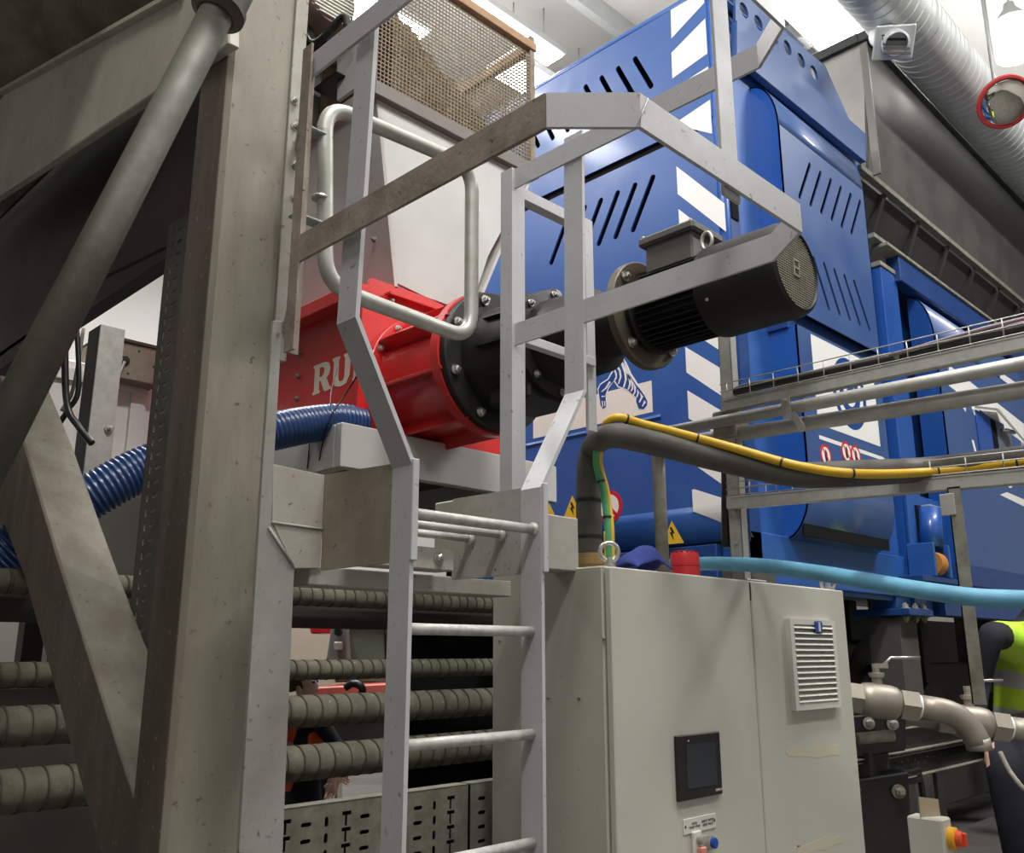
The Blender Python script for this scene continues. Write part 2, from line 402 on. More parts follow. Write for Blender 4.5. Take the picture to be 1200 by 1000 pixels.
# inclined beam and its flange
ib = [oX(a, b, .915) for a, b in ((268, -50), (268, 51), (165, 119), (-60, 268), (-60, 145), (0, 108), (200, 0))]
part('inclined_beam', prism(ib, (.032, 0, 0), None, .004), mat('pale_dusty_paint', (.52, .50, .43), .55, 0, (.30, .28, .22), .6, 3, .1, speck=(.16, .13, .09)), t, 'broad inclined beam running up to the post')
def strip(x, a, b, w, th, out):
    p, q = oX(*a, x), oX(*b, x)
    return bar(p + V((out / 2, 0, 0)), q + V((out / 2, 0, 0)), abs(out), th)
part('beam_flange', bar(oX(-60, 143, .905), oX(215, -10, .905), .03, .016), MATS['pale_dusty_paint'], t)
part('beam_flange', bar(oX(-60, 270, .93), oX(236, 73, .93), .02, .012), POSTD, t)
# round tube strut in front, with collar
ta, tb = at(257, 10, 1.68), at(-4, 520, 1.48)
td = (tb - ta).normalized()
tu = part('tube_strut', tube([ta - td * .1, tb + td * .25], .0355, 24), TUBEG, t, 'round tube strut crossing in front of the post')
part('collar', lathe(ta - td * .25, td, [(0, .052), (.24, .052), (.245, .058), (.26, .058), (.265, .05), (.275, .04)], 28), TUBEG, tu)
# dark hopper side behind the beam
t = thing('dark_hopper', 'dark steel hopper side behind the inclined beam at upper left', 'hopper', (1.3, 3.5, 0))
HX = 1.22
hz = oX(215, 288, HX).z
hp = oX(205, 283, HX); hq = oX(120, 325, HX)
def yz(px, py): p = oX(px, py, HX); return V((p.y, p.z))
ga, gb_ = yz(206, 287), yz(118, 330)
part('lower_rail', prism(onx([V((2.25, hz)), V((8, hz)), V((8, gb_.y + .01)), gb_, ga, V((2.25, ga.y))], HX), (.06, 0, 0)), DARKFR, t)
ua, ub = yz(206, 283), yz(118, 325)
part('side_sheet', prism(onx([V((2.2, ga.y - .01)), V((ga.x - .004, ga.y - .01)), ua, ub, V((gb_.x + .01, gb_.y - .02)), V((8, gb_.y - .02)), V((8, 4.7)), V((2.2, 4.7))], HX + .0), (.03, 0, 0)), DARKFR, t)
part('sloped_sheet', prism([V((HX - .05, 2.2, 3.75)), V((HX - .05, 8, 3.9)), V((.2, 8, 4.72)), V((.2, 2.2, 4.72))], (.03, 0, .03)), mat('mottled_sheet', (.20, .18, .125), .6, 0, (.09, .08, .055), .9, 5, .2), t, 'mottled beige hopper sheet')
part('overhead_blocker', box(-3.4, .93, 1.7, 8, 4.72, 4.8, 0), DARKFR, t)  # unseen sheet added overhead to shade the left foreground
part('left_light_blocker', box(-2.3, -2.2, -1.6, 8, 0, 2.9, 0), DARKFR, t)  # unseen wall added out of view to cut light from the left
part('leg', box(HX, HX + .1, 7.8, 7.9, 0, hz), DARKFR, t)
# vertical perforated cable tray left of the post
def tray_holes(w0, w1, z0, z1, pat, pitch):
    hs = []
    return hs
def perforated(plane, c, a0, a1, z0, z1, cols, th=.004):
    """vertical perforated sheet; cols = list of (a, kind)"""
    hs = []
    for a, kind in cols:
        z = z0 + .03
        while z < z1 - .03:
            if kind == 'v': hs.append(capsule((a, z - .008), (a, z + .008), .0062, 3))
            elif kind == 'h': hs.append(capsule((a - .012, z), (a + .012, z), .0058, 3))
            elif kind == 'z':
                hs.append([V((a - .004, z - .018)), V((a + .004, z - .018)), V((a + .004, z + .010)), V((a + .018, z + .010)), V((a + .018, z + .021)), V((a - .014, z + .021)), V((a - .014, z + .010)), V((a - .004, z + .010))])
            z += .043
    f = onx if plane == 'X' else ony
    return prism(f([V((a0, z0)), V((a1, z0)), V((a1, z1)), V((a0, z1))], c), (th, 0, 0) if plane == 'X' else (0, th, 0), None, 0, [f(h, c) for h in hs])
ky0 = oX(213, 430, 1.1).y; ky1 = oX(166, 640, 1.1).y
t = thing('cable_tray', 'dark perforated cable tray standing behind the left of the post', 'cable tray', (1.1, (ky0 + ky1) / 2, .9), 'perforated cable trays')
pb = perforated('X', 1.12, 2.24, 2.70, 1.2, hz, [(2.34, 'h'), (2.41, 'v'), (2.48, 'z'), (2.55, 'v'), (2.61, 'h'), (2.66, 'v')])
part('perforated_sheet', pb, mat('dull_tray', (.10, .095, .08), .6, .2, (.06, .055, .045), .6, 8), t)
part('tray_flange', box(1.12, 1.17, 2.70, 2.704, 1.2, hz, 0), DARKFR, t); part('tray_flange', box(1.12, 1.17, 2.236, 2.24, 1.2, hz, 0), DARKFR, t)
part('foot', box(1.12, 1.17, 2.3, 2.34, 0, 1.2), DARKFR, t)
# horizontal perforated tray beneath the pipes
TY = 2.3
t = thing('cable_tray', 'galvanised perforated cable tray on edge below the dusty pipes', 'cable tray', (1.7, TY, 0), 'perforated cable trays')
for (xa, xb) in ((1.25, 2.10), (2.112, 2.5)):
    cols = []; a = xa + .05; i = 0
    while a < xb - .02:
        cols.append((a, 'hvzhvz'[i % 6])); a += .066; i += 1
    part('perforated_sheet', perforated('Y', TY, xa, xb, .72, 1.185, cols), GALVD, t)
    part('tray_flange', box(xa, xb, TY, TY + .05, 1.183, 1.187, 0), GALVD, t)
part('rear_sheet', box(1.25, 2.5, TY + .05, TY + .054, .72, 1.17, 0), VOID, t)
for x in (1.4, 2.35): part('foot', box(x, x + .04, TY + .006, TY + .046, 0, .75), DARKFR, t)
# ================================================================== CAGED ACCESS LADDER
LY, LX0, LX1 = 1.53, 1.235, 1.63
t = thing('caged_ladder', 'light grey caged steel ladder with walk-through handrails in front of the cabinet', 'ladder', (1.43, 1.6, 0))
LAD = t
def flat(pts, w, th, wdir, m, name, label=None):
    """flat bar following pts; w measured along wdir, th across; mitred"""
    bm = B(); pts = [V(p) for p in pts]; wd = V(wdir); rings = []
    n = len(pts)
    for i, p in enumerate(pts):
        d0 = (p - pts[i - 1]).normalized() if i else (pts[1] - p).normalized()
        d1 = (pts[i + 1] - p).normalized() if i < n - 1 else d0
        s0 = wd.cross(d0).normalized(); s1 = wd.cross(d1).normalized(); s = (s0 + s1).normalized(); s *= 1 / max(.3, s.dot(s0))
        rings.append([bm.verts.new(p + s * (th / 2 * a) + wd * (w / 2 * b)) for a, b in ((-1, -1), (1, -1), (1, 1), (-1, 1))])
    for a, b in zip(rings, rings[1:]):
        for k in range(4): bm.faces.new((a[k], a[(k + 1) % 4], b[(k + 1) % 4], b[k]))
    bm.faces.new(rings[0]); bm.faces.new(rings[-1][::-1])
    bmesh.ops.recalc_face_normals(bm, faces=bm.faces)
    return part(name, bm, m, t, label)
yb = LY + .035
flat([(1.226, yb, 0), (1.226, yb, 2.0), (1.06, yb, 2.30), (1.08, yb, 3.06)], .07, .011, (0, 1, 0), CAGE, 'stile')
flat([(1.637, yb, 0), (1.637, yb, 2.0), (1.812, yb, 2.29), (1.825, yb, 3.09)], .07, .011, (0, 1, 0), CAGE, 'stile')
for i in range(8):
    z = 1.648 - .238 * (i if i < 7 else 6)
    if z > .1: part('rung', tube([(1.226, yb, z), (1.637, yb, z)], .0125, 12), mat('rung_grey', (.58, .58, .55), .4, .1, (.2, .18, .15), .55, 40), t)
zr = 1.893
for px, py in ((627, 621), (588, 627), (552, 632)):
    p = oX(px, py, 1.637)
    part('platform_bar', tube([(1.232, p.y, p.z), (1.637, p.y, p.z)], .0125 if px > 600 else .010, 12), MATS['rung_grey'], t)
    part('bar_weld', lathe((1.622, p.y, p.z), (1, 0, 0), [(0, .013), (.006, .018), (.012, .018)], 12), MATS['rung_grey'], t)
# platform side plates
part('side_plate', prism(onx([V((1.53, 2.008)), V((1.872, 2.024)), V((1.872, 1.79)), V((1.53, 1.79))], 1.222), (.008, 0, 0)), MUDPL, t, 'brown dusty plate at the left of the platform')
part('side_plate', prism(onx([V((1.53, 2.008)), V((1.872, 2.012)), V((1.872, 1.79)), V((1.53, 1.79))], 1.640), (.008, 0, 0)), PLATF, t)
part('edge_strip', box(1.218, 1.236, 1.522, 1.532, 1.79, 2.012, .002), CAGE, t)
part('edge_strip', box(1.634, 1.652, 1.522, 1.532, 1.79, 2.012, .002), CAGE, t)
arm = prism([oY(320, 544, 1.872), V((1.222, 1.872, 2.022)), V((1.222, 1.872, 1.795)), oY(345, 666, 1.872), oY(319, 612, 1.872)], (0, .010, 0), None, .001)
part('arm', arm, PLATF, t, 'box arm from platform to post')
part('arm_stub', box(1.15, 1.21, 1.882, 2.02, 1.84, 2.0), PLATF, t)
part('weld_seam', tube([oY(318, 612, 1.871), oY(360, 618, 1.871), oY(381, 621, 1.871)], .003, 6), PLATF, t)
part('weld_seam', tube([oY(315, 618, 1.871), oY(344, 664, 1.871)], .0035, 6), PLATF, t)
part('cross_beam', box(1.20, 1.88, 1.882, 1.98, 1.755, 1.80, .003), PLATF, t)
blk = part('mount_block', box(1.30, 1.585, 1.80, 1.872, 1.805, 1.862, .003), PLATF, t)
bolt(t, (1.53, 1.80, 1.835), (0, -1, 0), .011)
sbz = oY(660, 605, 1.87).z; part('stub_beam', box(1.648, oY(678, 620, 1.87).x, 1.87, 1.96, oY(650, 668, 1.87).z, sbz, .004), PLATF, t)
# guard posts at the landing
gp = box(1.812, 1.856, 1.80, 1.808, 1.99, 3.07, 0); box(1.80, 1.812, 1.80, 1.85, 1.99, 3.07, 0, gp)
part('guard_post', gp, CAGE, t)
gp = box(1.03, 1.036, 1.735, 1.775, 2.27, 3.075, 0); box(1.036, 1.062, 1.765, 1.771, 2.27, 3.07, 0, gp)
part('guard_post', gp, MUD, t, 'mud-brown guard post beside the big column')
for z in (2.42, 2.95): part('post_stay', bar((1.045, 1.772, z), (1.160, 2.0, z), .012, .03), PLATF, t)
gp = B(); box(2.165, 2.205, 1.815, 1.823, 2.29, 3.035, 0, gp); box(2.197, 2.205, 1.823, 1.855, 2.29, 3.035, 0, gp)
part('guard_post', gp, CAGE, t)
part('guard_rail', box(1.84, 2.205, 1.82, 1.858, 2.995, 3.035, .002), CAGE, t)
part('guard_rail', box(1.83, 2.19, 1.80, 1.83, 2.505, 2.535, .002), CAGE, t)
# hoops: flat bars lying level round the climber
def hoop(z, w, x0, x1, yc, ch, yl, yr, m1, m2, ms):
    h = w / 2; th = .008
    pts = [(x0, yl, z), (x0, yc + ch, z), (x0 + ch, yc, z), (x1 - ch * .8, yc, z), (x1, yc + ch, z), (x1, yr, z)]
    a = flat(pts[:2], w, th, (0, 0, 1), m1, 'hoop_arm', 'mud-caked hoop arm' if ms else None)
    b = flat(pts[1:], w, th, (0, 0, 1), m2, 'hoop')
hoop(2.52, .068, 1.035, 1.815, .835, .115, 1.745, 1.80, MUD, CAGE, True)
hoop(3.035, .066, 1.055, 1.815, .835, .115, 1.765, 1.80, CAGE, CAGE, False)
sx = oY(846, 100, .85)
part('cage_strap', box(sx.x - .03, sx.x + .03, .842, .85, 2.47, 3.4, .001), CAGE, t)
part('corner_seam', tube([oY(745, 150, .83), oY(760, 115, .83)], .001, 4), CAGE, t)
# safety gate: looped galvanised tube
GY = 1.9
g = [oY(a, b, GY) for a, b in ((381, 122), (553, 196), (552, 398), (381, 334))]
t = thing('safety_gate', 'galvanised tube loop gate at the top of the ladder', 'gate', (g[0] + g[2]) / 2)
part('loop', tube(fillet(g, .085, 8, True), .0215, 16, None, False), GALV, t)
hx = g[0].x - .06
hzl = oY(370, 262, GY).z
for z in (g[0].z - .10, hzl):
    part('hinge_bracket', box(hx - .02, g[0].x + .02, GY - .02, GY + .02, z - .004, z + .004), mat('teal_galv', (.36, .42, .39), .45, .4, (.25, .3, .27), .5, 20), t)
hp_ = part('hinge_spring', cyl((hx, GY, hzl + .1), (hx, GY, g[0].z - .11), .013, 16), GALV, t)
part('spring_nut', lathe((hx, GY, hzl + .05), (0, 0, 1), [(0, .009), (.052, .012)], 8), STEEL, hp_)
part('wire_tie', lathe((g[0].x, GY, (g[0].z * .45 + g[3].z * .55)), (0, 0, 1), [(0, .022), (.004, .0235), (.008, .022)], 16), STEEL, t)
part('hinge_plate', box(1.13, hx + .02, GY - .005, GY + .005, hzl - .02, g[0].z - .08), CAGE, t)
# ================================================================== DUSTY PIPES BEHIND THE LADDER
PYP = 3.35
for i, (y1, dia, lab) in enumerate(((703, .082, 'topmost of the four dusty banded pipes behind the ladder, just under the platform'),
                               (784, .080, 'second dusty banded pipe from the top, behind the ladder'),
                               (829, .128, 'third and thicker dusty banded pipe behind the ladder'),
                               (885, .140, 'lowest of the four thick dusty banded pipes, above the perforated tray'))):
    c = oY(450, y1, PYP)
    t = thing('dusty_pipe', lab, 'pipe', (1.2, PYP, c.z - dia / 2), 'dusty banded pipes')
    prof = []; x = 0; r = dia / 2
    st = .055 if i < 2 else .074
    while x < 3.9:
        prof += [(x, r - .003), (x + st * .12, r), (x + st * .8, r + .001), (x + st * .93, r - .004)]; x += st
    part('pipe_wall', lathe((-.4, PYP, c.z), (1, 0, 0), prof, 24), WRAP, t)
    bm = B(); x = st * .9
    while x < 3.85:
        lathe((-.4 + x + random.uniform(-.004, .004), PYP, c.z), (1, .10, 0), [(0, r - .001), (.002, r + .003), (.0065, r + .003), (.0085, r - .001)], 20, bm); x += st
    o = part('bands', bm, WRAPD, t, 'dark bands around the pipe'); o['kind'] = 'stuff'
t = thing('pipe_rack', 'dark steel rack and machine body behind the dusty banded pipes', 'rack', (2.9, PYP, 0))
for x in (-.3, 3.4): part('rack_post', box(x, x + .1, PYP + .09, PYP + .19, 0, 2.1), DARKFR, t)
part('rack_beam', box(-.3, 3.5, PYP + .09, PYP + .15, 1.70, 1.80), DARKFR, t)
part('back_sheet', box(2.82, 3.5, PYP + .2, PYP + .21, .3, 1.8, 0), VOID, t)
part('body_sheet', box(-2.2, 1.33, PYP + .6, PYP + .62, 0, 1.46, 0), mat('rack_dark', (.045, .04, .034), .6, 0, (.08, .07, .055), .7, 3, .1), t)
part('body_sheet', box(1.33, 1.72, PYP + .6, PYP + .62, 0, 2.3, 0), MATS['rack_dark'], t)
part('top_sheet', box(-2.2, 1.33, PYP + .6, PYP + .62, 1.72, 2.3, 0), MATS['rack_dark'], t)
# ================================================================== CONTROL CABINET
CX0, CX1, CY, CB, CT = 2.152, 3.70, 1.737, 2.245, 1.855
t = thing('control_cabinet', 'light grey two-door electrical control cabinet with a touch screen', 'cabinet', ((CX0 + CX1) / 2, 2.0, 0))
CABT = t
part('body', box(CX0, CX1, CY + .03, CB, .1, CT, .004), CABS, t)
part('plinth', box(CX0 + .02, CX1 - .02, CY + .06, CB - .02, 0, .1), DARKFR, t)
mid = 2.957
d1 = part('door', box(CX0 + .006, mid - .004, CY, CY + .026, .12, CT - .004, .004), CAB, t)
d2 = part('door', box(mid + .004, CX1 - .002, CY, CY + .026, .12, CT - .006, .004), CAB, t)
part('door_gap', box(mid - .004, mid + .004, CY + .012, CY + .028, .12, CT - .01, 0), VOID, t)
part('latch_notch', box(mid - .006, mid + .003, CY - .002, CY + .01, CT - .075, CT - .01), BLACKS, t)
scr = [oX(a, b, CX0) for a, b in ((643, 818), (679, 818), (708, 749), (586, 751))]
for p in scr: part('screw', lathe(p + V((.002, 0, 0)), (-1, 0, 0), [(0, .005), (.006, .005), (.008, .003)], 10), GALVD, t)
# touch screen
hm = prism(ony([V((2.445, 1.155)), V((2.689, 1.155)), V((2.689, 1.347)), V((2.445, 1.347))], CY - .012), (0, .012, 0), None, .003)
hmi = part('touch_screen', hm, BLACKS, d1, 'black framed touch screen')
p0, p1 = oY(800, 870, CY - .013), oY(836, 923, CY - .013)
part('screen_glass', box(2.492, 2.657, CY - .0135, CY - .0118, 1.188, 1.318, 0), SCREEN, hmi)
# (the maker's word stands on the bezel)
text('OMRON', .011, VENT, 'bezel_lettering', hmi, (2.668, CY - .0126, 1.170), (1, 0, 0), (0, 0, 1))
part('status_light', lathe((2.508, CY - .012, 1.329), (0, -1, 0), [(0, .003), (.001, .003)], 10), VENT, hmi)
pl = [oY(a, b, CY) for a, b in ((800, 963), (838, 957), (839, 970), (801, 977))]
npz = (pl[0].z + pl[3].z) / 2
npx = (pl[0].x, pl[1].x)
np_ = part('nameplate', box(npx[0], npx[1], CY - .003, CY, npz - .022, npz + .022, .001), VENT, d1, 'white engraved nameplate')
text('AUTO\nSTART STOP', .0105, DARKFR, 'engraving', np_, (npx[0] + .058, CY - .0032, npz - .0005), (1, 0, 0), (0, 0, 1))
text('SAFETY SYSTEM\nRESET FAULT', .0105, DARKFR, 'engraving', np_, (npx[0] + .133, CY - .0032, npz - .0005), (1, 0, 0), (0, 0, 1))
for x in (npx[0] + .009, npx[1] - .009): part('rivet', lathe((x, CY - .003, npz), (0, -1, 0), [(0, .004), (.001, .004)], 10), DARKFR, np_)
p = oY(829, 987, CY); bt = part('push_button', lathe(p, (0, -1, 0), [(0, .020), (.018, .020), (.02, .016)], 24), STEEL, d1)
part('button_cap', lathe(p + V((0, -.018, 0)), (0, -1, 0), [(0, .016), (.012, .016), (.014, .013)], 24), mat('blue_button', (.01, .06, .35), .3), bt)
p = oY(815, 988, CY); sw = part('selector_switch', box(p.x - .024, p.x + .02, CY - .012, CY, p.z - .05, p.z + .035, .003), VENT, d1)
part('switch_lens', box(p.x - .012, p.x + .016, CY - .032, CY - .010, p.z - .045, p.z - .008, .004), mat('salmon_lens', (.62, .25, .18), .4), sw)
part('switch_knob', lathe((p.x + .002, CY - .01, p.z + .012), (0, -1, 0), [(0, .014), (.018, .014), (.02, .011)], 16), GALV, sw)
# filter vent with louvres
vx0, vx1, vz0, vz1 = 3.190, 3.553, 1.390, 1.722
fr = prism(ony([V((vx0, vz0)), V((vx1, vz0)), V((vx1, vz1)), V((vx0, vz1))], CY - .022), (0, .022, 0), None, 0, [ony([V((vx0 + .028, vz0 + .025)), V((vx1 - .028, vz0 + .025)), V((vx1 - .028, vz1 - .02)), V((vx0 + .028, vz1 - .02))], CY - .022)])
vt = part('vent', fr, VENT, d2, 'square louvred filter vent')
part('vent_back', box(vx0 + .026, vx1 - .026, CY - .004, CY - .0005, vz0 + .02, vz1 - .018, 0), DARKFR, vt)
nl = 14
for i in range(nl):
    z = vz0 + .036 + i * (vz1 - vz0 - .062) / (nl - 1)
    bm = prism([V((vx0 + .026, CY - .026, z - .008)), V((vx0 + .026, CY - .024, z - .010)), V((vx0 + .026, CY - .006, z + .006)), V((vx0 + .026, CY - .006, z + .010))], (vx1 - vx0 - .052, 0, 0))
    part('slat', bm, VENT, vt)
part('badge', box(3.375, 3.435, CY - .029, CY - .022, vz1 - .05, vz1 - .005, .004), mat('blue_badge', (.02, .06, .3), .4), vt, 'small blue badge on the vent')
part('badge_bar', box(3.398, 3.412, CY - .031, CY - .028, vz1 - .045, vz1 - .01, 0), VENT, vt)
def blob(pts, seed, jit):
    random.seed(seed); o = []
    for i in range(len(pts)):
        a, b = pts[i], pts[(i + 1) % len(pts)]
        for k in range(5):
            p = a.lerp(b, k / 5); o.append(p + V((random.uniform(-jit, jit), 0, random.uniform(-jit, jit))))
    return o
for k, q in enumerate((((921, 878), (983, 872), (984, 884), (924, 890)), ((932, 992), (985, 979), (987, 990), (936, 1002)))):
    part('tape_residue', prism(blob([oY(a, b, CY - .0006) for a, b in q], 3 + k, .009), (0, .0006, 0)), TAPE, d2, 'yellowed strip of old tape')
def eyebolt(px, py, y):
    p = oY(px, py, y); b = part('eye_bolt', lathe((p.x, y, CT), (0, 0, 1), [(0, .02), (.008, .02), (.01, .012), (.03, .011)], 16), STEEL, t)
    c = V((p.x, y, p.z)); ax = RT
    ring = [c + (RT * math.cos(a) + UP * math.sin(a)) * .028 for a in [2 * math.pi * k / 24 for k in range(25)]]
    part('eye_ring', tube(ring, .0075, 10, None, False), STEEL, b)
eyebolt(714, 647, CY + .05); eyebolt(970, 684, CY + .05)
# things on the cabinet
ty = CY + .16
p = oY(803, 668, ty); z0 = CT
sd = thing('alarm_sounder', 'red alarm sounder on top of the grey cabinet', 'sounder', (p.x, ty, CT))
sh = oY(803, 647, ty).z - CT; sr = .053
part('sounder_base', lathe((p.x, ty, CT), (0, 0, 1), [(0, sr), (sh * .45, sr)], 32), REDP, sd)
part('sounder_cap', lathe((p.x, ty, CT + sh * .47), (0, 0, 1), [(0, sr * .985), (sh * .38, sr * .985), (sh * .5, sr * .9), (sh * .53, sr * .6)], 32), REDP, sd)
for k in range(16):
    a = 2 * math.pi * k / 16
    part('grille_slot', bar((p.x + math.cos(a) * sr * .62, ty + math.sin(a) * sr * .62, CT + sh * 1.0), (p.x + math.cos(a) * sr * .93, ty + math.sin(a) * sr * .93, CT + sh * .95), .007, .008), mat('dark_red', (.2, .01, .012), .5), sd)
# blue cloth
random.seed(4)
cpts = [oY(a, b, CY + .2) for a, b in ((724, 662), (726, 650), (738, 644), (749, 636), (755, 642), (762, 653), (770, 663))]
bm = B(); rows = []
for j in range(7):
    yy = CY + .12 + j * .022; row = []
    for i, p in enumerate(cpts):
        kz = math.sin(math.pi * (j + .6) / 7) ** .6
        row.append(bm.verts.new((p.x + .012 * math.sin(j * 2 + i) + .004 * j, yy, CT + .002 + max(0, p.z - CT) * kz * (1 + .15 * math.sin(i * 3 + j)))))
    rows.append(row)
for a, b in zip(rows, rows[1:]):
    for i in range(len(a) - 1): f = bm.faces.new((a[i], a[i + 1], b[i + 1], b[i])); f.smooth = True
o = solo('cloth', bm, CLOTH, 'crumpled blue cloth lying on the cabinet behind the eye bolt', 'cloth')
md = o.modifiers.new('sub', 'SUBSURF'); md.levels = 2; md.render_levels = 2
md = o.modifiers.new('sol', 'SOLIDIFY'); md.thickness = .004
# thick black hose from brass gland up and along the lower tray
hy = CY + .27
g0 = oY(692, 664, hy); hs0 = V((g0.x, hy, CT))
TX = 3.0                                         # plane of the cable trays
def TR(a, b): return oX(a, b, TX)
hp = [hs0 + V((0, 0, .02)), hs0 + V((-.004, 0, .16)), oY(690, 560, hy - .01), oY(695, 525, hy - .04), at(716, 511, 2.85), at(760, 518, 2.86), at(850, 540, 2.88), at(930, 556, 2.82), at(1000, 555, 2.74), TR(1080, 547) + V((.06, 0, 0)), TR(1160, 538) + V((.06, 0, 0)), TR(1290, 522) + V((.06, 0, 0))]
hc = curve(hp, 8)
t = thing('black_hose', 'thick black rubber hose rising from the cabinet and running along the tray', 'hose', hs0)
part('hose_wall', tube(hc, [.044 if i < 22 else .041 for i in range(len(hc))], 22), HOSEK, t)
part('gland', lathe(hs0, (0, 0, 1), [(0, .052), (.03, .052), (.032, .062), (.05, .062), (.052, .056), (.07, .056)], 20), BRASS, t, 'brass gland')
for i in (6, 12): 
    d = (hc[i + 1] - hc[i]).normalized(); part('cable_tie', lathe(hc[i], d, [(0, .046), (.006, .047), (.012, .046)], 20), BLACKS, t)
# earth cable: green with yellow stripes
off = V((.015, -.04, 0))
e = [oY(714, 660, hy - .14), oY(713, 640, hy - .13), oY(712, 612, hy - .12), oY(707, 575, hy - .1), oY(699, 535, hy - .1)]
nh = len(hc); k0 = 32
for i in range(k0, nh, 8):
    f = min(1, max(0, (i - 40) / 26)); an = math.radians(80 - 100 * f)
    e.append(hc[i] + UP * .053 * math.sin(an) - FH * .053 * math.cos(an))
ec = curve(e, 8)
t = thing('earth_cable', 'yellow and green earth cable strapped along the thick black hose', 'cable', ec[0])
part('green_sheath', tube(ec[:40], .0125, 12), GRN, t, 'green face of the cable')
part('yellow_sheath', tube(ec[38:], .0145, 12), YEL, t, 'yellow face of the cable')
part('yellow_stripe', tube([p + V((.006, -.006, 0)) + RT * .004 for p in ec[:39]], .0085, 10), YEL, t)
part('yellow_stripe', tube([p - RT * .009 for p in ec[2:14]], .006, 8), YEL, t)
for i in range(8, len(ec) - 2, 9):
    d = (ec[i + 1] - ec[i]).normalized(); part('cable_tie', lathe(ec[i], d, [(0, .0165), (.003, .017), (.006, .0165)], 12), BLACKS, t)
# ================================================================== CABLE TRAYS AND CONDUITS ON THE RIGHT
def wire_tray(name, label, ya, yb, zb, wide, hgt, pitch, wr, sx, tilt=0):
    """open wire basket running along Y with a strut under it"""
    t = thing(name, label, 'cable tray', (TX + wide / 2, yb, zb), 'wire cable trays'); t.rotation_euler.x = tilt
    for (dx, dz) in ((0, 0), (0, hgt * .5), (0, hgt), (wide, 0), (wide, hgt), (wide * .33, 0), (wide * .66, 0)):
        part('long_wire', cyl((TX + dx, ya, zb + dz), (TX + dx, yb, zb + dz), wr, 6), GALV, t)
    y = ya + .01
    while y < yb:
        part('cross_wire', tube([(TX, y, zb + hgt), (TX, y, zb), (TX + wide, y, zb), (TX + wide, y, zb + hgt)], wr, 6), GALV, t)
        y += pitch
    s = part('strut', prism([V((sx, ya, zb - .05)), V((sx + .04, ya, zb - .05)), V((sx + .04, ya, zb - .004)), V((sx, ya, zb - .004))], (0, yb - ya, 0), None, .002), GALV, t)
    part('strut_slot', box(sx - .0015, sx, ya + .02, yb - .02, zb - .012, zb - .010, 0), GALVD, s)
    return t
yA = TR(846, 500).y; yB = .30
ztop = TR(846, 468).z
wire_tray('wire_tray', 'upper galvanised wire cable tray carrying black and mauve cables', yB, yA, ztop, .10, .06, .10, .0022, TX)
zlow = TR(846, 582).z
wire_tray('wire_tray', 'lower galvanised wire cable tray under the thick black hose', yB, yA, zlow, .12, .05, .11, .0024, TX, .033)
def run(pts, r, n=6, seg=10): return tube(curve(pts, n), r, seg)
C = [TR(838, 640) + V((.08, 0, 0)), TR(838, 560) + V((.08, 0, 0)), TR(838, 490) + V((.08, 0, 0)), V((TX + .06, yA - .03, ztop + .035)), V((TX + .05, 1.5, ztop + .028)), V((TX + .05, 1.0, ztop + .022)), V((TX + .05, .3, ztop + .022))]
solo('black_cable', run(C, .020), BLACKS, 'thick black cable bending from the post into the upper wire tray', 'cable')
solo('grey_cable', run([V((TX + .09, yA, ztop + .03)), V((TX + .08, 1.55, ztop + .046)), V((TX + .06, 1.22, ztop + .042)), V((TX + .03, 1.15, ztop + .02))], .012), GALVD, 'short grey cable end lying on the upper wire tray', 'cable')
for k in range(3):
    solo('mauve_cable', run([V((TX + .02 + k * .02, 1.18, ztop + .03)), V((TX + .03 + k * .015, .95, ztop + .048 + .006 * k)), V((TX + .025 + k * .02, .75, ztop + .052 + .008 * (k % 2))), V((TX + .02 + k * .02, .3, ztop + .055))], .006), mat('mauve_cable', (.26, .19, .22), .5),
         'thin mauve cable strung with its twins along the upper wire tray', 'cable', 'thin mauve cables')
solo('black_cable', run([TR(828, 640) + V((.3, 0, 0)), TR(832, 612) + V((.25, 0, 0)), TR(846, 600) + V((.12, 0, 0)), TR(856, 640) + V((.1, 0, -.1))], .011), BLACKS, 'thin black cable looping out beside the strut post above the cabinet', 'cable')
t = thing('conduit_pipes', 'pair of galvanised conduit pipes clipped together below the upper wire tray', 'pipe', (TX - .03, 1.2, 2.4))
a, b = TR(768, 509), TR(1200, 426); d = (b - a).normalized()
part('conduit', cyl(a, b + d * .5, .0235, 18), GALV, t)
a2, b2 = TR(832, 512) + V((.05, 0, 0)), TR(1200, 457) + V((.05, 0, 0)); 
a2 = oX(768, 524, TX + .06); b2 = oX(1200, 457, TX + .06); d = (b2 - a2).normalized()
part('conduit', cyl(a2, b2 + d * .5, .028, 18), GALV, t)
c0 = TR(925, 470)
part('clip', bar(TR(924, 468) - V((.026, 0, 0)), TR(927, 492) - V((.026, 0, 0)), .035, .005, (1, 0, 0)), GALV, t)
part('clip', bar(TR(931, 484) - V((.02, 0, 0)), TR(939, 504) + V((.02, 0, 0)), .026, .005, (1, 0, 0)), GALV, t)
bolt(t, TR(925, 471) - V((.03, 0, 0)), (-1, 0, 0), .006)
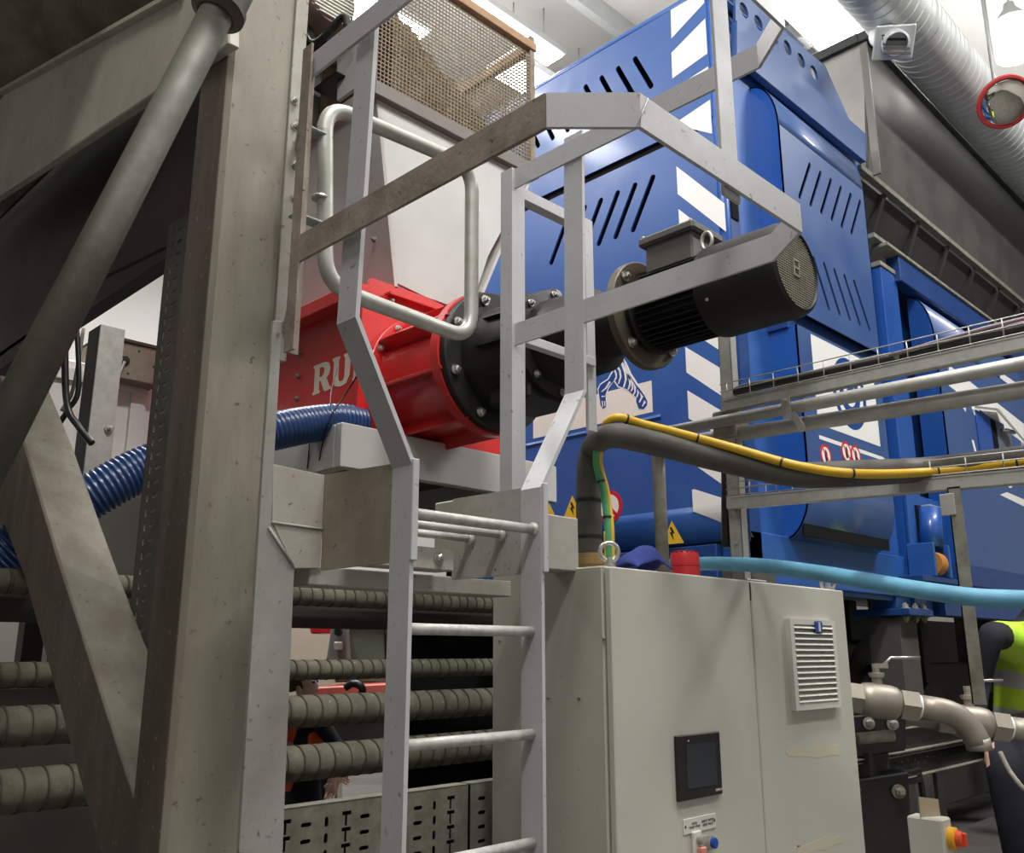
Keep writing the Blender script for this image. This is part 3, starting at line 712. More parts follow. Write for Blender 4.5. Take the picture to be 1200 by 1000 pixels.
# strut post on the cabinet carrying the trays
t = thing('strut_post', 'galvanised channel post on the cabinet carrying the wire trays', 'post', (TX + .05, yA, CT))
pc = B()
box(TX + .04, TX + .045, yA - .035, yA + .02, CT, 2.86, .001, pc); box(TX + .04, TX + .085, yA + .016, yA + .02, CT, 2.86, .001, pc); box(TX + .04, TX + .085, yA - .035, yA - .031, CT, 2.86, .001, pc)
part('channel', pc, GALV, t)
part('foot_plate', box(TX, TX + .14, yA - .07, yA + .06, CT, CT + .008), GALV, t)
part('cover_block', box(TX + .01, TX + .12, yA - .05, yA + .05, TR(846, 503).z - .03, TR(846, 480).z, .006), GALVD, t, 'grey cover block at the top of the channel')
for z in (2.0, 2.12, 2.3): bolt(t, (TX + .039, yA - .01, z), (-1, 0, 0), .007)
p = oX(774, 600, TX + .02)
t = thing('riser_pipe', 'upright galvanised pipe behind the red alarm sounder', 'pipe', (p.x, p.y, CT))
part('riser', cyl((p.x, p.y, CT), (p.x, p.y, oX(774, 508, TX + .02).z), .0265, 18), GALVD, t)
part('socket', lathe((p.x, p.y, CT), (0, 0, 1), [(0, .033), (.04, .033)], 18), GALVD, t)
# drop strut at the far right
p = TR(1118, 578); q = TR(1148, 826)
t = thing('drop_strut', 'long thin grey steel strut hanging from the lower wire tray', 'strut', (p.x, p.y, 0))
ds = B(); box(p.x, p.x + .004, p.y - .02, p.y + .02, q.z, p.z + .02, 0, ds); box(p.x, p.x + .03, p.y + .016, p.y + .02, q.z, p.z + .02, 0, ds)
part('angle', ds, GALVD, t)
part('lug', box(p.x - .006, p.x, p.y + .0, p.y + .045, p.z - .07, p.z, .002), GALV, t)
# light blue hose
t_pts = [at(818, 661, 3.6), at(850, 661, 3.45), at(900, 664, 3.25), at(960, 672, 3.02), at(1020, 682, 2.85), at(1080, 692, 2.74), at(1140, 700, 2.66), at(1200, 703, 2.6), at(1300, 706, 2.5), at(1420, 735, 2.4), at(1500, 880, 2.3), at(1530, 1200, 2.2), V((2.9, -.55, .03))]
t_pts = [oZ(790, 664, CT + .03)] + t_pts
t_pts[0] = at(770, 664, 3.75)
solo('light_blue_hose', tube(curve(t_pts, 8), .0265, 20), HOSEL, 'dusty light blue hose sagging from behind the cabinet to the right', 'hose')
# ================================================================== SCREW COMPACTOR
RX, AX, AZ = 2.35, 2.72, 2.875                    # side plane, axis
RY = 3.36                                         # end plate plane
t = thing('screw_compactor', 'red screw compactor with black gearbox and motor above the cabinet', 'compactor', (AX, 3.6, 2.56))
RC = t
TBZ = 2.585
RE = 5.35
RXR = 3.27
tr = part('trough', box(RX + .03, RXR, RY + .03, RE, TBZ, 3.26, .006), RED, t)
part('end_plate', prism(ony([V((RX, TBZ)), V((RXR, TBZ)), V((RXR, 3.10)), V((3.02, 3.36)), V((2.40, 3.36)), V((RX, 3.22))], RY), (0, .03, 0), None, .004), RED, t)
lip = prism([oX(330, 379, RX - .04), oX(434, 333, RX - .04), oX(434, 348, RX - .04), oX(330, 395, RX - .04)], (.08, 0, 0))
zl0, zl1 = 3.245, 3.315
part('top_lip', box(RX - .045, RX + .05, RY, RE, zl0, zl1, .004), RED, t)
part('rear_flange', box(RX - .04, RXR + .03, RE - .03, RE + .03, TBZ - .02, 3.3, .004), RED, t)
for z in (2.74, 2.86, 2.98, 3.10): bolt(t, oX(349, 458, RX + .03) * 0 + V((RX + .028, oX(349, 458, RX + .03).y, z)), (-1, 0, 0), .010, 'bolt', GALVD)
for z in (2.75, 2.95, 3.12): bolt(t, (RX - .04, RE - .0, z), (-1, 0, 0), .012, 'bolt', GALVD)
# end flange strip at chute mouth
p, q = oY(456, 343, RY - .03), oY(536, 366, RY - .03)
part('chute_flange', box(p.x, q.x + .1, RY - .04, RY, p.z - .008, p.z + .008, .002), RED, t)
part('flange_web', box(p.x, q.x + .1, RY - .012, RY, p.z - .06, p.z, .002), RED, t)
for x in (p.x + .03, q.x): bolt(t, (x, RY - .014, p.z - .03), (0, -1, 0), .009)
# lettering on the side
lt0, lt1 = oX(368, 447, RX + .028), oX(417, 430, RX + .028)
def letter(polys, y0, wid, z0, h):
    """2-D outline (0..1, 0..1), u reads from left (+Y) to right (-Y)"""
    outer = [V((y0 - wid * a, z0 + h * b)) for a, b in polys[0]]
    hs = [onx([V((y0 - wid * a, z0 + h * b)) for a, b in q], RX + .0285) for q in polys[1:]]
    part('letter', prism(onx(outer, RX + .0285), (.0015, 0, 0), None, 0, hs), mat('letter_cream', (.72, .64, .52), .5), tr)
R_ = [[(0, 0), (.36, 0), (.40, .06), (.33, .12), (.33, .40), (.42, .40), (.62, .05), (.70, 0), (1, .02), (1, .10), (.90, .14), (.74, .44), (.88, .55), (.92, .72), (.84, .92), (.62, 1), (0, 1), (-.04, .93), (.06, .87), (.06, .12), (-.04, .06)], [(.33, .54), (.33, .86), (.50, .86), (.60, .78), (.60, .64), (.50, .54)]]
U_ = [[(-.02, 1), (.36, 1), (.38, .93), (.31, .88), (.31, .28), (.38, .15), (.55, .14), (.64, .26), (.64, .88), (.56, .93), (.58, 1), (1, 1), (1.02, .93), (.92, .88), (.90, .25), (.74, .02), (.40, -.02), (.14, .06), (.04, .24), (.04, .88), (-.04, .93)]]
N_ = [[(0, 0), (.34, 0), (.36, .07), (.27, .12), (.27, .62), (.72, 0), (.94, 0), (.94, .88), (1.02, .93), (1, 1), (.66, 1), (.64, .93), (.73, .88), (.73, .40), (.32, 1), (0, 1), (-.02, .93), (.06, .88), (.06, .12), (-.02, .07)]]
I_ = [[(0, 0), (1, 0), (1, .1), (.8, .14), (.8, .86), (1, .9), (1, 1), (0, 1), (0, .9), (.2, .86), (.2, .14), (0, .1)]]
lz0 = oX(368, 463, RX + .028).z; lh = oX(368, 429, RX + .028).z - lz0
ly = oX(367, 447, RX + .028).y
yR, yU = oX(388, 440, RX + .028).y, oX(390, 438, RX + .028).y
wl = ly - yR; gap = .012
letter(R_, ly, wl, lz0, lh); letter(U_, ly - wl - gap, wl, lz0, lh)
letter(N_, ly - 2 * (wl + gap), wl * .62, lz0, lh)
# round discharge housing
fc = V((AX, RY, AZ))
part('ring_flange', lathe((AX, RY, AZ), (0, -1, 0), [(0, .335), (.03, .335), (.034, .33), (.034, .27)], 48), RED, t)
part('drum', lathe((AX, RY - .03, AZ), (0, -1, 0), [(0, .275), (.08, .265), (.50, .262), (.50, .22)], 48), RED, t)
for k in range(8):
    a = math.pi / 4 * k + .25
    dr = V((math.cos(a), 0, math.sin(a)))
    part('gusset', prism([V((AX, RY - .03, AZ)) + dr * .25, V((AX, RY - .03, AZ)) + dr * .33, V((AX, RY - .10, AZ)) + dr * .335, V((AX, RY - .53, AZ)) + dr * .335, V((AX, RY - .53, AZ)) + dr * .25], dr.cross(V((0, 1, 0))) * .014, None, .002), RED, t)
for k in range(12):
    a = 2 * math.pi * k / 12 + .1
    bolt(t, V((AX + .305 * math.cos(a), RY - .036, AZ + .305 * math.sin(a))), (0, -1, 0), .013)
FY = oX(578, 415, AX).y
FY = 2.84
part('drum_rim', lathe((AX, FY + .03, AZ), (0, -1, 0), [(-.02, .335), (.03, .335)], 48), RED, t)
gb = part('gear_flange', lathe((AX, FY, AZ), (0, -1, 0), [(-.005, .325), (.035, .325), (.04, .32), (.04, .2)], 48), BLACK, t, 'big black bolted gear flange')
for k in range(8):
    a = 2 * math.pi * k / 8 + .35
    bolt(gb, V((AX + .285 * math.cos(a), FY - .045, AZ + .285 * math.sin(a))), (0, -1, 0), .016)
part('gear_case', lathe((AX, FY - .03, AZ), (0, -1, 0), [(0, .235), (.10, .235), (.13, .215), (.30, .20), (.32, .235), (.36, .235), (.37, .19), (.60, .175), (.62, .13)], 40), BLACK, t)
g2 = V((AX - .03, FY - .35, AZ - .02))
for k in range(8):
    a = 2 * math.pi * k / 8 + .1
    bolt(t, V((AX + .215 * math.cos(a), FY - .40, AZ + .215 * math.sin(a))), (0, -1, 0), .011)
for k in range(10):
    a = 2 * math.pi * k / 10
    dr = V((math.cos(a), 0, math.sin(a)))
    part('case_rib', bar(V((AX, FY - .13, AZ)) + dr * .215, V((AX, FY - .33, AZ)) + dr * .205, .014, .04, dr), BLACK, t)
part('case_foot', box(AX - .14, AX + .14, FY - .36, FY - .12, AZ - .255, AZ - .17, .01), BLACK, t)
for px, py in ((620, 357), (647, 352)):
    p = oX(px, py, AX); part('lifting_lug', lathe((p.x - .012, p.y, p.z), (1, 0, 0), [(0, .05), (.024, .05)], 24), GALVD, t)
# motor: adapter, disc, finned body, cowl
MY = oX(752, 370, AX).y
part('adapter', lathe((AX, FY - .6, AZ), (0, -1, 0), [(0, .13), (FY - .6 - MY - .02, .125), (FY - .6 - MY, .15)], 32), BLACK, t)
mf = part('motor_flange', lathe((AX, MY + .005, AZ), (0, -1, 0), [(0, .215), (.03, .215), (.034, .21), (.036, .13)], 48), RUSTF, t, 'oil-stained round motor flange')
for k in range(4):
    a = math.pi / 2 * k + math.pi / 4 + .1
    bolt(mf, V((AX + .185 * math.cos(a), MY - .034, AZ + .185 * math.sin(a))), (0, -1, 0), .014)
ME = oX(935, 318, AX).y                           # fan end
MC = ME + .30
mb = part('motor_body', lathe((AX, MY - .03, AZ), (0, -1, 0), [(0, .15), (.03, .165), (.04, .130), (MY - .03 - MC, .130)], 40), MOTOR, t)
for k in range(40):
    a = 2 * math.pi * k / 40
    if abs(((a - math.pi / 2 + math.pi) % (2 * math.pi)) - math.pi) < .42: continue
    dr = V((math.cos(a), 0, math.sin(a)))
    part('cooling_fin', bar(V((AX, MY - .075, AZ)) + dr * .142, V((AX, MC + .01, AZ)) + dr * .142, .0045, .028, dr), MOTOR, mb)
cw = part('fan_cowl', lathe((AX, MC + .02, AZ), (0, -1, 0), [(0, .166), (.02, .170), (MC + .02 - ME - .03, .168), (MC + .02 - ME - .008, .160), (MC + .02 - ME, .146), (MC + .02 - ME - .012, .140)], 48), MOTOR, t)
part('cowl_screw', lathe(V((AX - .165 * math.cos(.5), MC - .03, AZ - .165 * math.sin(.5))), (-math.cos(.5), 0, -math.sin(.5)), [(0, .007), (.006, .006)], 10), GALV, cw)
# fan grille
part('grille_back', lathe((AX, ME + .03, AZ), (0, -1, 0), [(0, .14), (.004, .14)], 32), BLACKS, cw)
gr = B()
for i in range(-15, 16):
    z = i * .009; hw = math.sqrt(max(0, .141 ** 2 - z * z))
    q_box(gr, V((AX, ME + .008, AZ + z)), hw * 2, .003, .0028)
for i in range(-8, 9):
    x = i * .016; hw = math.sqrt(max(0, .141 ** 2 - x * x))
    q_box(gr, V((AX + x, ME + .011, AZ)), .0022, .003, hw * 2)
g_ = part('fan_grille', gr, mat('dusty_grille', (.34, .33, .25), .6, .3, (.2, .19, .14), .6, 20), cw, 'dusty wire fan grille'); g_['kind'] = 'stuff'
eb = B()
for z in (-.028, 0, .028): q_box(eb, V((AX, ME + .004, AZ + z)), .034, .004, .004)
for x in (-.017, .017): q_box(eb, V((AX + x, ME + .004, AZ)), .004, .004, .06)
part('grille_badge', eb, MATS['dusty_grille'], cw)
# terminal box on the motor
tb0 = oX(800, 300, AX).y
tbx = part('terminal_box', box(AX - .085, AX + .085, tb0 - .10, tb0 + .115, AZ + .125, AZ + .245, .008), MOTORG, t)
part('box_lid', box(AX - .105, AX + .105, tb0 - .12, tb0 + .135, AZ + .235, AZ + .275, .01), MOTORG, tbx)
for x in (-.09, .09):
    for y in (-.10, .115): part('lid_screw', lathe((AX + x, tb0 + y, AZ + .275), (0, 0, 1), [(0, .006), (.006, .005)], 8), GALV, tbx)
le = oX(830, 285, AX - .05)
lr = [V((AX - .06, le.y + .022 * math.cos(a), AZ + .185 + .034 * math.sin(a))) for a in [2 * math.pi * k / 20 for k in range(21)]]
part('lifting_eye', tube(lr, .007, 8, None, False), GALV, t, 'galvanised lifting eye')
part('eye_shank', cyl((AX - .06, le.y, AZ + .11), (AX - .06, le.y, AZ + .155), .012, 10), GALV, t)
# rear end housing of the compactor
EY = 5.42
xL, xR = oY(98, 500, EY).x, oY(168, 500, EY).x
part('end_housing', box(xL - .35, RXR, EY + .03, 7.2, TBZ, 3.28, .01), CLAD, t, 'white end housing')
zT, zB_ = oY(140, 443, EY).z, TBZ
part('housing_frame', prism(ony([V((xL - .35, zB_)), V((xR, zB_)), V((xR, zT)), V((xL - .35, zT))], EY), (0, .03, 0), None, 0, [ony([V((xL - .28, zB_ + .06)), V((xR - .09, zB_ + .06)), V((xR - .09, zT - .07)), V((xL - .28, zT - .07))], EY)]), CLAD, t)
SBY = EY - .12
s0, s1 = oY(116, 425, SBY).x, oY(190, 425, SBY).x
sbx = part('sensor_box', box(s0, s1, SBY, SBY + .4, oY(150, 445, SBY).z, oY(150, 401, SBY).z, .006), MUDPL, t, 'dusty brown sensor box')
part('box_lid', box(s0, s1 + .02, SBY - .015, SBY + .42, oY(150, 402, SBY).z, oY(150, 398, SBY).z, .002), DARKFR, sbx)
p = oY(133, 422, SBY); part('sensor_knob', lathe(p, (0, -1, 0), [(0, .033), (.05, .033), (.055, .02)], 18), VENT, sbx)
p = oY(146, 423, SBY); part('cable_port', lathe(p, (0, -1, 0), [(0, .03), (.012, .028), (.014, .01)], 14), BLACKS, sbx)
for a, b in ((163, 412), (150, 438), (180, 430)): part('hole', lathe(oY(a, b, SBY), (0, -1, 0), [(0, .008), (.001, .008)], 10), DARKFR, sbx)
part('sensor_lead', tube(curve([oY(146, 424, SBY - .02), oY(136, 445, SBY - .04), oY(120, 470, SBY - .03), oY(108, 488, SBY)], 5), .009, 6), GALV, sbx)
part('sensor_lead', tube(curve([oY(133, 436, SBY - .02), oY(122, 458, SBY - .04), oY(110, 478, SBY)], 5), .014, 6), DARKFR, sbx)
# support table of the compactor
t = thing('support_table', 'pale grey steel support table beneath the red compactor', 'table', (2.8, 4.2, 0))
STZ = TBZ - .002
part('beam', box(2.2, 2.26, 3.31, 7.3, STZ - .20, STZ, .004), CHUTE, t)
part('beam', box(2.2, 3.6, 3.255, 3.31, STZ - .20, STZ, .004), CHUTE, t)
part('beam', box(3.54, 3.6, 3.31, 7.3, STZ - .20, STZ, .004), CHUTE, t)
part('top_sheet', box(2.24, 3.55, 3.30, 7.3, STZ - .012, STZ, 0), DARKFR, t)
for (x, y) in ((3.45, 3.85), (2.205, 7.1), (3.45, 7.1)): part('leg', box(x, x + .14, y, y + .14, 0, STZ - .2, .004), DARKFR, t)
part('side_skirt', box(2.22, 2.24, 4.7, 6.6, .3, STZ - .2, 0), DARKFR, t)
# black wires tied on the hose
wr = [oX(420, 438, RX - .1), oX(405, 462, RX - .12), oX(388, 488, RX - .18), oX(378, 520, RX - .17), oX(374, 540, RX - .15)]
solo('black_wire', tube(curve(wr, 6), .0035, 6), BLACKS, 'thin black wire hanging from the ladder rail past the lettering on the red side', 'wire')
wr = [oX(396, 430, RX - .02), oX(389, 455, RX - .08), oX(384, 487, RX - .17), oX(366, 500, RX - .16), oX(360, 550, RX - .15)]
solo('black_wire', tube(curve(wr, 6), .003, 6), BLACKS, 'thin black wire looped around the end of the blue ribbed hose', 'wire')
# blue ribbed hose
bh = curve([at(424, 497, 4.12), at(395, 494, 4.02), at(360, 498, 3.92), at(325, 505, 3.82), at(250, 522, 3.66), at(175, 546, 3.52), at(120, 574, 3.43), at(60, 612, 3.38), at(10, 648, 3.34), at(-40, 690, 3.3)], 26)
pts = [bh[0]]; 
L = [0]
for a, b in zip(bh, bh[1:]): L.append(L[-1] + (b - a).length)
rib = .021; n = int(L[-1] / (rib / 4)); path = []; rr = []; j = 0
for i in range(n):
    s = i * rib / 4
    while L[j + 1] < s: j += 1
    path.append(bh[j].lerp(bh[j + 1], (s - L[j]) / (L[j + 1] - L[j])))
    rr.append((.074, .081, .083, .079)[i % 4] * (1 + .12 * i / n))
solo('ribbed_hose', tube(path, rr, 20), HOSEB, 'thick dark blue ribbed hose curving from the red compactor down to the left', 'hose')
# ================================================================== FEED CHUTE WITH WIRE MESH CAGE
t = thing('feed_chute', 'light grey feed chute with a wire mesh cage full of waste above the red compactor', 'chute', (2.9, 3.9, 3.3))
c_tl = V((2.38, 3.36, 4.34)); tb_ = 4.36
X0, X1, Y0, Y1 = 2.38, 3.52, 3.36, 5.0
bl = oY(463, 326, RY); 
b0x, b1x = bl.x, oY(566, 326, RY + .02).x
# front sheet (faces the cabinet side) and left sheet
part('front_sheet', prism([V((X0, Y0, 4.36)), V((X1, Y0, 4.36)), oY(572, 300, Y0), oY(548, 372, Y0), oY(463, 326, Y0) + V((0, 0, -.02)), ], (0, .02, 0)), CHUTE, t)
part('side_sheet', prism([V((X0, Y0, 4.36)), V((X0, Y1, 4.36)), V((bl.x, Y1 - .45, bl.z - .05)), V((bl.x, Y0, bl.z - .05))], (.02, 0, 0)), CHUTER, t)
part('back_sheet', prism([V((X1, Y0, 4.36)), V((X1, Y1, 4.36)), V((3.05, Y1 - .45, 3.3)), V((3.05, Y0 + .02, 3.3))], (.02, 0, 0)), CHUTE, t)
part('rear_sheet', prism([V((X0, Y1, 4.36)), V((X1, Y1, 4.36)), V((3.05, Y1 - .45, 3.3)), V((bl.x, Y1 - .45, 3.3))], (0, .02, 0)), CHUTE, t)
part('stiffener', box(X0 + .045, X0 + .06, 3.75, 4.5, 3.83, 3.845, 0), CHUTER, t)
for z in (3.62, 4.05): bolt(t, (X0 + (4.36 - z) / 1.1 * .16 - .01, 3.46, z), (-1, 0, 0), .012, 'bolt', GALVD)
bolt(t, (X0 + .02, 4.5, 3.9), (-1, 0, 0), .012, 'bolt', GALVD)
part('rim', box(X0 - .03, X1 + .03, Y0 - .04, Y0 + .02, 4.33, 4.41, .003), mat('rim_brown_grey', (.14, .125, .115), .5, 0, (.2, .17, .14), .6, 8), t)
part('rim', box(X0 - .03, X0 + .02, Y0 + .02, Y1, 4.33, 4.41, .003), MUD, t)
part('rim', box(X1 - .02, X1 + .03, Y0 + .02, Y1, 4.33, 4.41, .003), MUD, t)
part('rim', box(X0 + .02, X1 - .02, Y1 - .05, Y1, 4.33, 4.41, .003), MUD, t)
MT = 5.2
for (x, y) in ((X1, Y0), (X1, Y1), (X0, Y1)): part('cage_post', box(x - .02, x + .02, y - .02, y + .02, 4.4, MT + .1, .002), WIRE, t)
part('cage_rail', box(X0, X1 + .03, Y0 - .03, Y0 + .03, MT, MT + .06, .003), mat('rusty_rail', (.42, .27, .15), .6, 0, (.25, .14, .08), .7, 9, .1), t)
part('cage_rail', box(X1 - .02, X1 + .03, Y0 + .03, Y1, MT, MT + .06, .003), MATS['rusty_rail'], t)
def mesh_panel(fn, la, lb, za, zb, pitch, wr):
    bm = B(); n = int((lb - la) / pitch); m_ = int((zb - za) / pitch)
    for i in range(n + 1): bar(fn(la + i * pitch, za), fn(la + i * pitch, zb), wr, wr, (1, 1, 0), bm)
    for i in range(m_ + 1): bar(fn(la, za + i * pitch), fn(lb, za + i * pitch), wr, wr, (0, 0, 1), bm)
    return bm
o = part('wire_mesh', mesh_panel(lambda a, z: V((a, Y0, z)), X0, X1, 4.41, MT, .024, .0055), WIRE, t, 'brownish wire mesh'); o['kind'] = 'stuff'
o = part('wire_mesh', mesh_panel(lambda a, z: V((X1, a, z)), Y0, Y1, 4.41, MT, .024, .0055), WIRE, t, 'brownish wire mesh'); o['kind'] = 'stuff'
o = part('wire_mesh', mesh_panel(lambda a, z: V((a, Y1, z)), X0, X1, 4.41, MT, .024, .0055), WIRE, t, 'brownish wire mesh'); o['kind'] = 'stuff'
# heap of waste behind the mesh
bm = B(); rows = []
for i in range(30):
    x = X0 + .12 + i / 29 * (X1 - X0 - .2); row = []
    for j in range(16):
        y = Y0 + .04 + j / 15 * 1.1
        h = .60 * (1 - i / 29) ** .9 + .09 + .03 * math.sin(i * 1.3 + j) + random.uniform(-.03, .03) - .1 * abs(j / 15 - .3)
        row.append(bm.verts.new((x, y, 4.40 + max(.01, h) * (0.7 if j == 0 else 1))))
    rows.append(row)
for a, b in zip(rows, rows[1:]):
    for j in range(15): bm.faces.new((a[j], a[j + 1], b[j + 1], b[j]))
for a, b in zip(rows, rows[1:]):
    va, vb = bm.verts.new((a[0].co.x, a[0].co.y, 4.38)), bm.verts.new((b[0].co.x, b[0].co.y, 4.38))
    bm.faces.new((a[0], b[0], vb, va))
o = part('waste_heap', bm, WASTE, t, 'heap of brown pulped waste'); o['kind'] = 'stuff'
for k, (c, px, py) in enumerate(((mat('yellow_scrap', (.65, .55, .25), .6), 484, 128), (mat('blue_scrap', (.05, .06, .45), .6), 492, 134), (MATS['yellow_scrap'], 498, 130))):
    p = oY(px, py, Y0 + .02); q_b = B(); q_box(q_b, p, .10 if k == 0 else .03, .008, .02, Euler((0, .15 * k, .2)).to_matrix()); part('scrap', q_b, c, t)
# black box, plate and gearmotor at the chute's top left
p0, p1 = oX(394, 82, 2.3), oX(364, 140, 2.3)
part('inlet_box', box(2.3, 2.5, p0.y, p1.y, p1.z + .18, p0.z, .005), BLACKS, t, 'black inlet box at the top of the chute')
part('inlet_sheet', prism([oX(395, 118, 2.36), oX(395, 60, 2.36), oX(420, 50, 2.36), oX(420, 100, 2.36)], (.02, 0, 0)), CHUTE, t)
gm = oX(384, -2, 2.25)
t = thing('gearmotor', 'brownish gearmotor with a finned end beside the top of the big post', 'motor', gm)
part('motor_body', lathe(gm + V((0, .42, 0)), (0, -1, 0), [(0, .13), (.1, .17), (.42, .17), (.45, .155), (.45, .14)], 36), mat('pinkish_cast', (.30, .22, .19), .5, 0, (.15, .1, .08), .7, 6, .1), t)
for k in range(-6, 7):
    hw = math.sqrt(.15 ** 2 - (k * .022) ** 2)
    part('grille_bar', box(gm.x - hw, gm.x + hw, gm.y - .045, gm.y - .03, gm.z + k * .022 - .004, gm.z + k * .022 + .004, 0), VENT, t)
part('gear_case', box(gm.x - .14, gm.x + .16, gm.y + .4, gm.y + .85, gm.z - .26, gm.z + .2, .02), DARKFR, t)
part('mount_leg', box(gm.x - .08, gm.x + .12, gm.y + .2, gm.y + .4, 4.36, gm.z - .1, .01), DARKFR, t)
p = oX(375, 40, 2.3); part('bracket', bar(p, p + V((0, .5, -.12)), .08, .16), DARKFR, t)
part('cable', tube(curve([gm + V((-.05, .1, -.16)), gm + V((-.05, 0, -.3)), oX(402, 20, 2.25), oX(408, 34, 2.25)], 6), .02, 8), BLACKS, t)
# ================================================================== BLUE MACHINE (near module)
EX, SY = 4.44, 2.635
t = thing('blue_machine', 'tall blue machine with white slanting stripes and slotted panels behind the compactor', 'machine', (5.6, 3.6, 0))
BM = t
YL = 4.95                                         # left end of the end face
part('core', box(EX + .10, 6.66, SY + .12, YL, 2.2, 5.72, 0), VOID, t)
def X2(px, py, c=EX): p = oX(px, py, c); return V((p.y, p.z))
def Y2(px, py, c): p = oY(px, py, c); return V((p.x, p.z))
ycr = 2.665                                       # right edge of the end panels
# upper end panel with slots and rounded top
a0, a1 = X2(744, 69), X2(763, 101)
dy = X2(704, 85).x - X2(741, 66).x
st = (X2(723, 78).x - X2(743, 69).x)
slots = [capsule((a0.x + st * k, a0.y), (a1.x + st * k, a1.y), .020) for k in range(8)]
zt, zg = 5.78, 4.86
part('upper_panel', prism(onx([V((ycr, zg)), V((YL, zg)), V((YL, zt)), V((ycr, zt))], EX), (.012, 0, 0), None, 0, [onx(s, EX) for s in slots]), BLUE, t)
prof = []
for k in range(9):
    a = math.pi / 2 * k / 8; prof.append((EX + .09 - .09 * math.cos(a), zt + .09 * math.sin(a)))
def extrude_prof(pr, th, y0, y1, axis='Y', bm=None):
    """thin sheet following a 2-D profile"""
    bm = bm or B(); n = len(pr); A, Bv = [], []
    f = (lambda p, y: V((p[0], y, p[1]))) if axis == 'Y' else (lambda p, x: V((x, p[0], p[1])))
    q = []
    for i, p in enumerate(pr):
        a = V(pr[max(i - 1, 0)]); b = V(pr[min(i + 1, n - 1)]); d = (b - a).normalized(); nn = V((d.y, -d.x)).to_2d()
        q.append((p[0] + nn.x * th, p[1] + nn.y * th))
    loop = list(pr) + q[::-1]
    r0 = [bm.verts.new(f(p, y0)) for p in loop]; r1 = [bm.verts.new(f(p, y1)) for p in loop]
    m = len(loop)
    for i in range(m): 
        fa = bm.faces.new((r0[i], r0[(i + 1) % m], r1[(i + 1) % m], r1[i]))
        if i not in (n - 1, m - 1): fa.smooth = True
    for i in range(n - 1):
        bm.faces.new((r0[i], r0[m - 1 - i], r0[m - 2 - i], r0[i + 1])); bm.faces.new((r1[i + 1], r1[m - 2 - i], r1[m - 1 - i], r1[i]))
    bmesh.ops.recalc_face_normals(bm, faces=bm.faces)
    return bm
part('upper_panel_top', extrude_prof(prof + [(EX + .9, zt + .11)], .012, ycr, YL), BLUE, t)
part('panel_gap', box(EX + .02, EX + .1, ycr, YL, zg - .07, zg + .01, 0), VOID, t)
# lower end panel with slots, rounded at the bottom
b0, b1 = X2(765, 208), X2(742, 269)
st2 = X2(744, 217).x - X2(765, 208).x
slots = [capsule((b0.x + st2 * k, b0.y), (b1.x + st2 * k, b1.y), .021) for k in range(6)]
zb1 = 4.80; zb0 = 2.42
part('lower_panel', prism(onx([V((ycr, zb0)), V((YL, zb0)), V((YL, zb1)), V((ycr, zb1))], EX), (.012, 0, 0), None, 0, [onx(s, EX) for s in slots]), BLUE, t)
prof = []
for k in range(9):
    a = math.pi / 2 * k / 8; prof.append((EX + .22 - .22 * math.cos(a), zb0 - .24 * math.sin(a)))
part('lower_panel_foot', extrude_prof(prof + [(EX + .6, zb0 - .25)], -.012, ycr, YL), BLUE, t)
rz = X2(700, 505).y
part('ridge', prism([V((EX, X2(775, 490).x, rz - .018)), V((EX - .012, X2(775, 490).x, rz)), V((EX, X2(775, 490).x, rz + .018))], (0, YL - X2(775, 490).x, 0)), BLUE, t)
# stripes: parallelograms on the right-hand column
def sticker(pts2, m, name='stripe', th=.0015, lab=None, x=EX):
    return part(name, prism(onx(pts2, x - th), (th, 0, 0)), m, t, lab)
yl, yr = X2(793, 200).x, X2(849, 240).x
def stripe_dn(zl, zr, w):                          # falls towards the right
    sticker([V((yl, zl)), V((yr, zr)), V((yr, zr - w)), V((yl, zl - w))], WHITE)
for (l0, r0, l1, r1) in (((793, 195), (850, 238), (793, 228), (850, 272)), ((793, 246), (850, 290), (793, 278), (850, 322)), ((795, 300), (850, 340), (795, 330), (850, 372)), ((796, 357), (848, 395), (797, 385), (848, 425)), ((798, 408), (845, 446), (799, 438), (845, 480)), ((800, 459), (846, 497), (801, 492), (846, 527)), ((802, 513), (847, 552), (803, 543), (847, 588))):
    q = [X2(*l0), X2(*r0), X2(*r1), X2(*l1)]
    q[0].x = q[3].x = yl; q[1].x = q[2].x = yr
    sticker(q, WHITE)
def foot_x(z):                                      # the panel's face, curling under at the bottom
    return EX if z >= zb0 else EX + .22 - .22 * math.sqrt(max(0, 1 - ((zb0 - z) / .24) ** 2))
bm = B(); rows = []
zA, zB = X2(804, 575).y, X2(846, 646).y
zB = max(zB, zb0 - .2)
for k in range(15):
    f = k / 14; z = zA + (zB - zA) * f
    rgt = yl + (yr - yl) * min(1, .05 + f * 2.3); lft = yl + (yr - yl) * max(0, (f - .45) / .55) ** .8
    rows.append([bm.verts.new((foot_x(z) - .003, yy, z)) for yy in (lft, rgt)])
for a, b in zip(rows, rows[1:]): bm.faces.new((a[0], a[1], b[1], b[0]))
part('stripe', bm, WHITE, t)
for (l0, r0, l1, r1) in (((786, 10), (835, -28), (787, 45), (831, 0)), ((787, 62), (833, 18), (788, 92), (834, 60)), ((788, 105), (834, 76), (790, 130), (834, 100)), ((795, 142), (834, 116), (806, 150), (836, 156))):
    q = [X2(*l0), X2(*r0), X2(*r1), X2(*l1)]
    for p in q[:1] + q[3:]: p.x = max(p.x, ycr)
    q = [V((min(max(p.x, ycr + .01), YL), min(p.y, zt))) for p in q]
    sticker(q, WHITE)
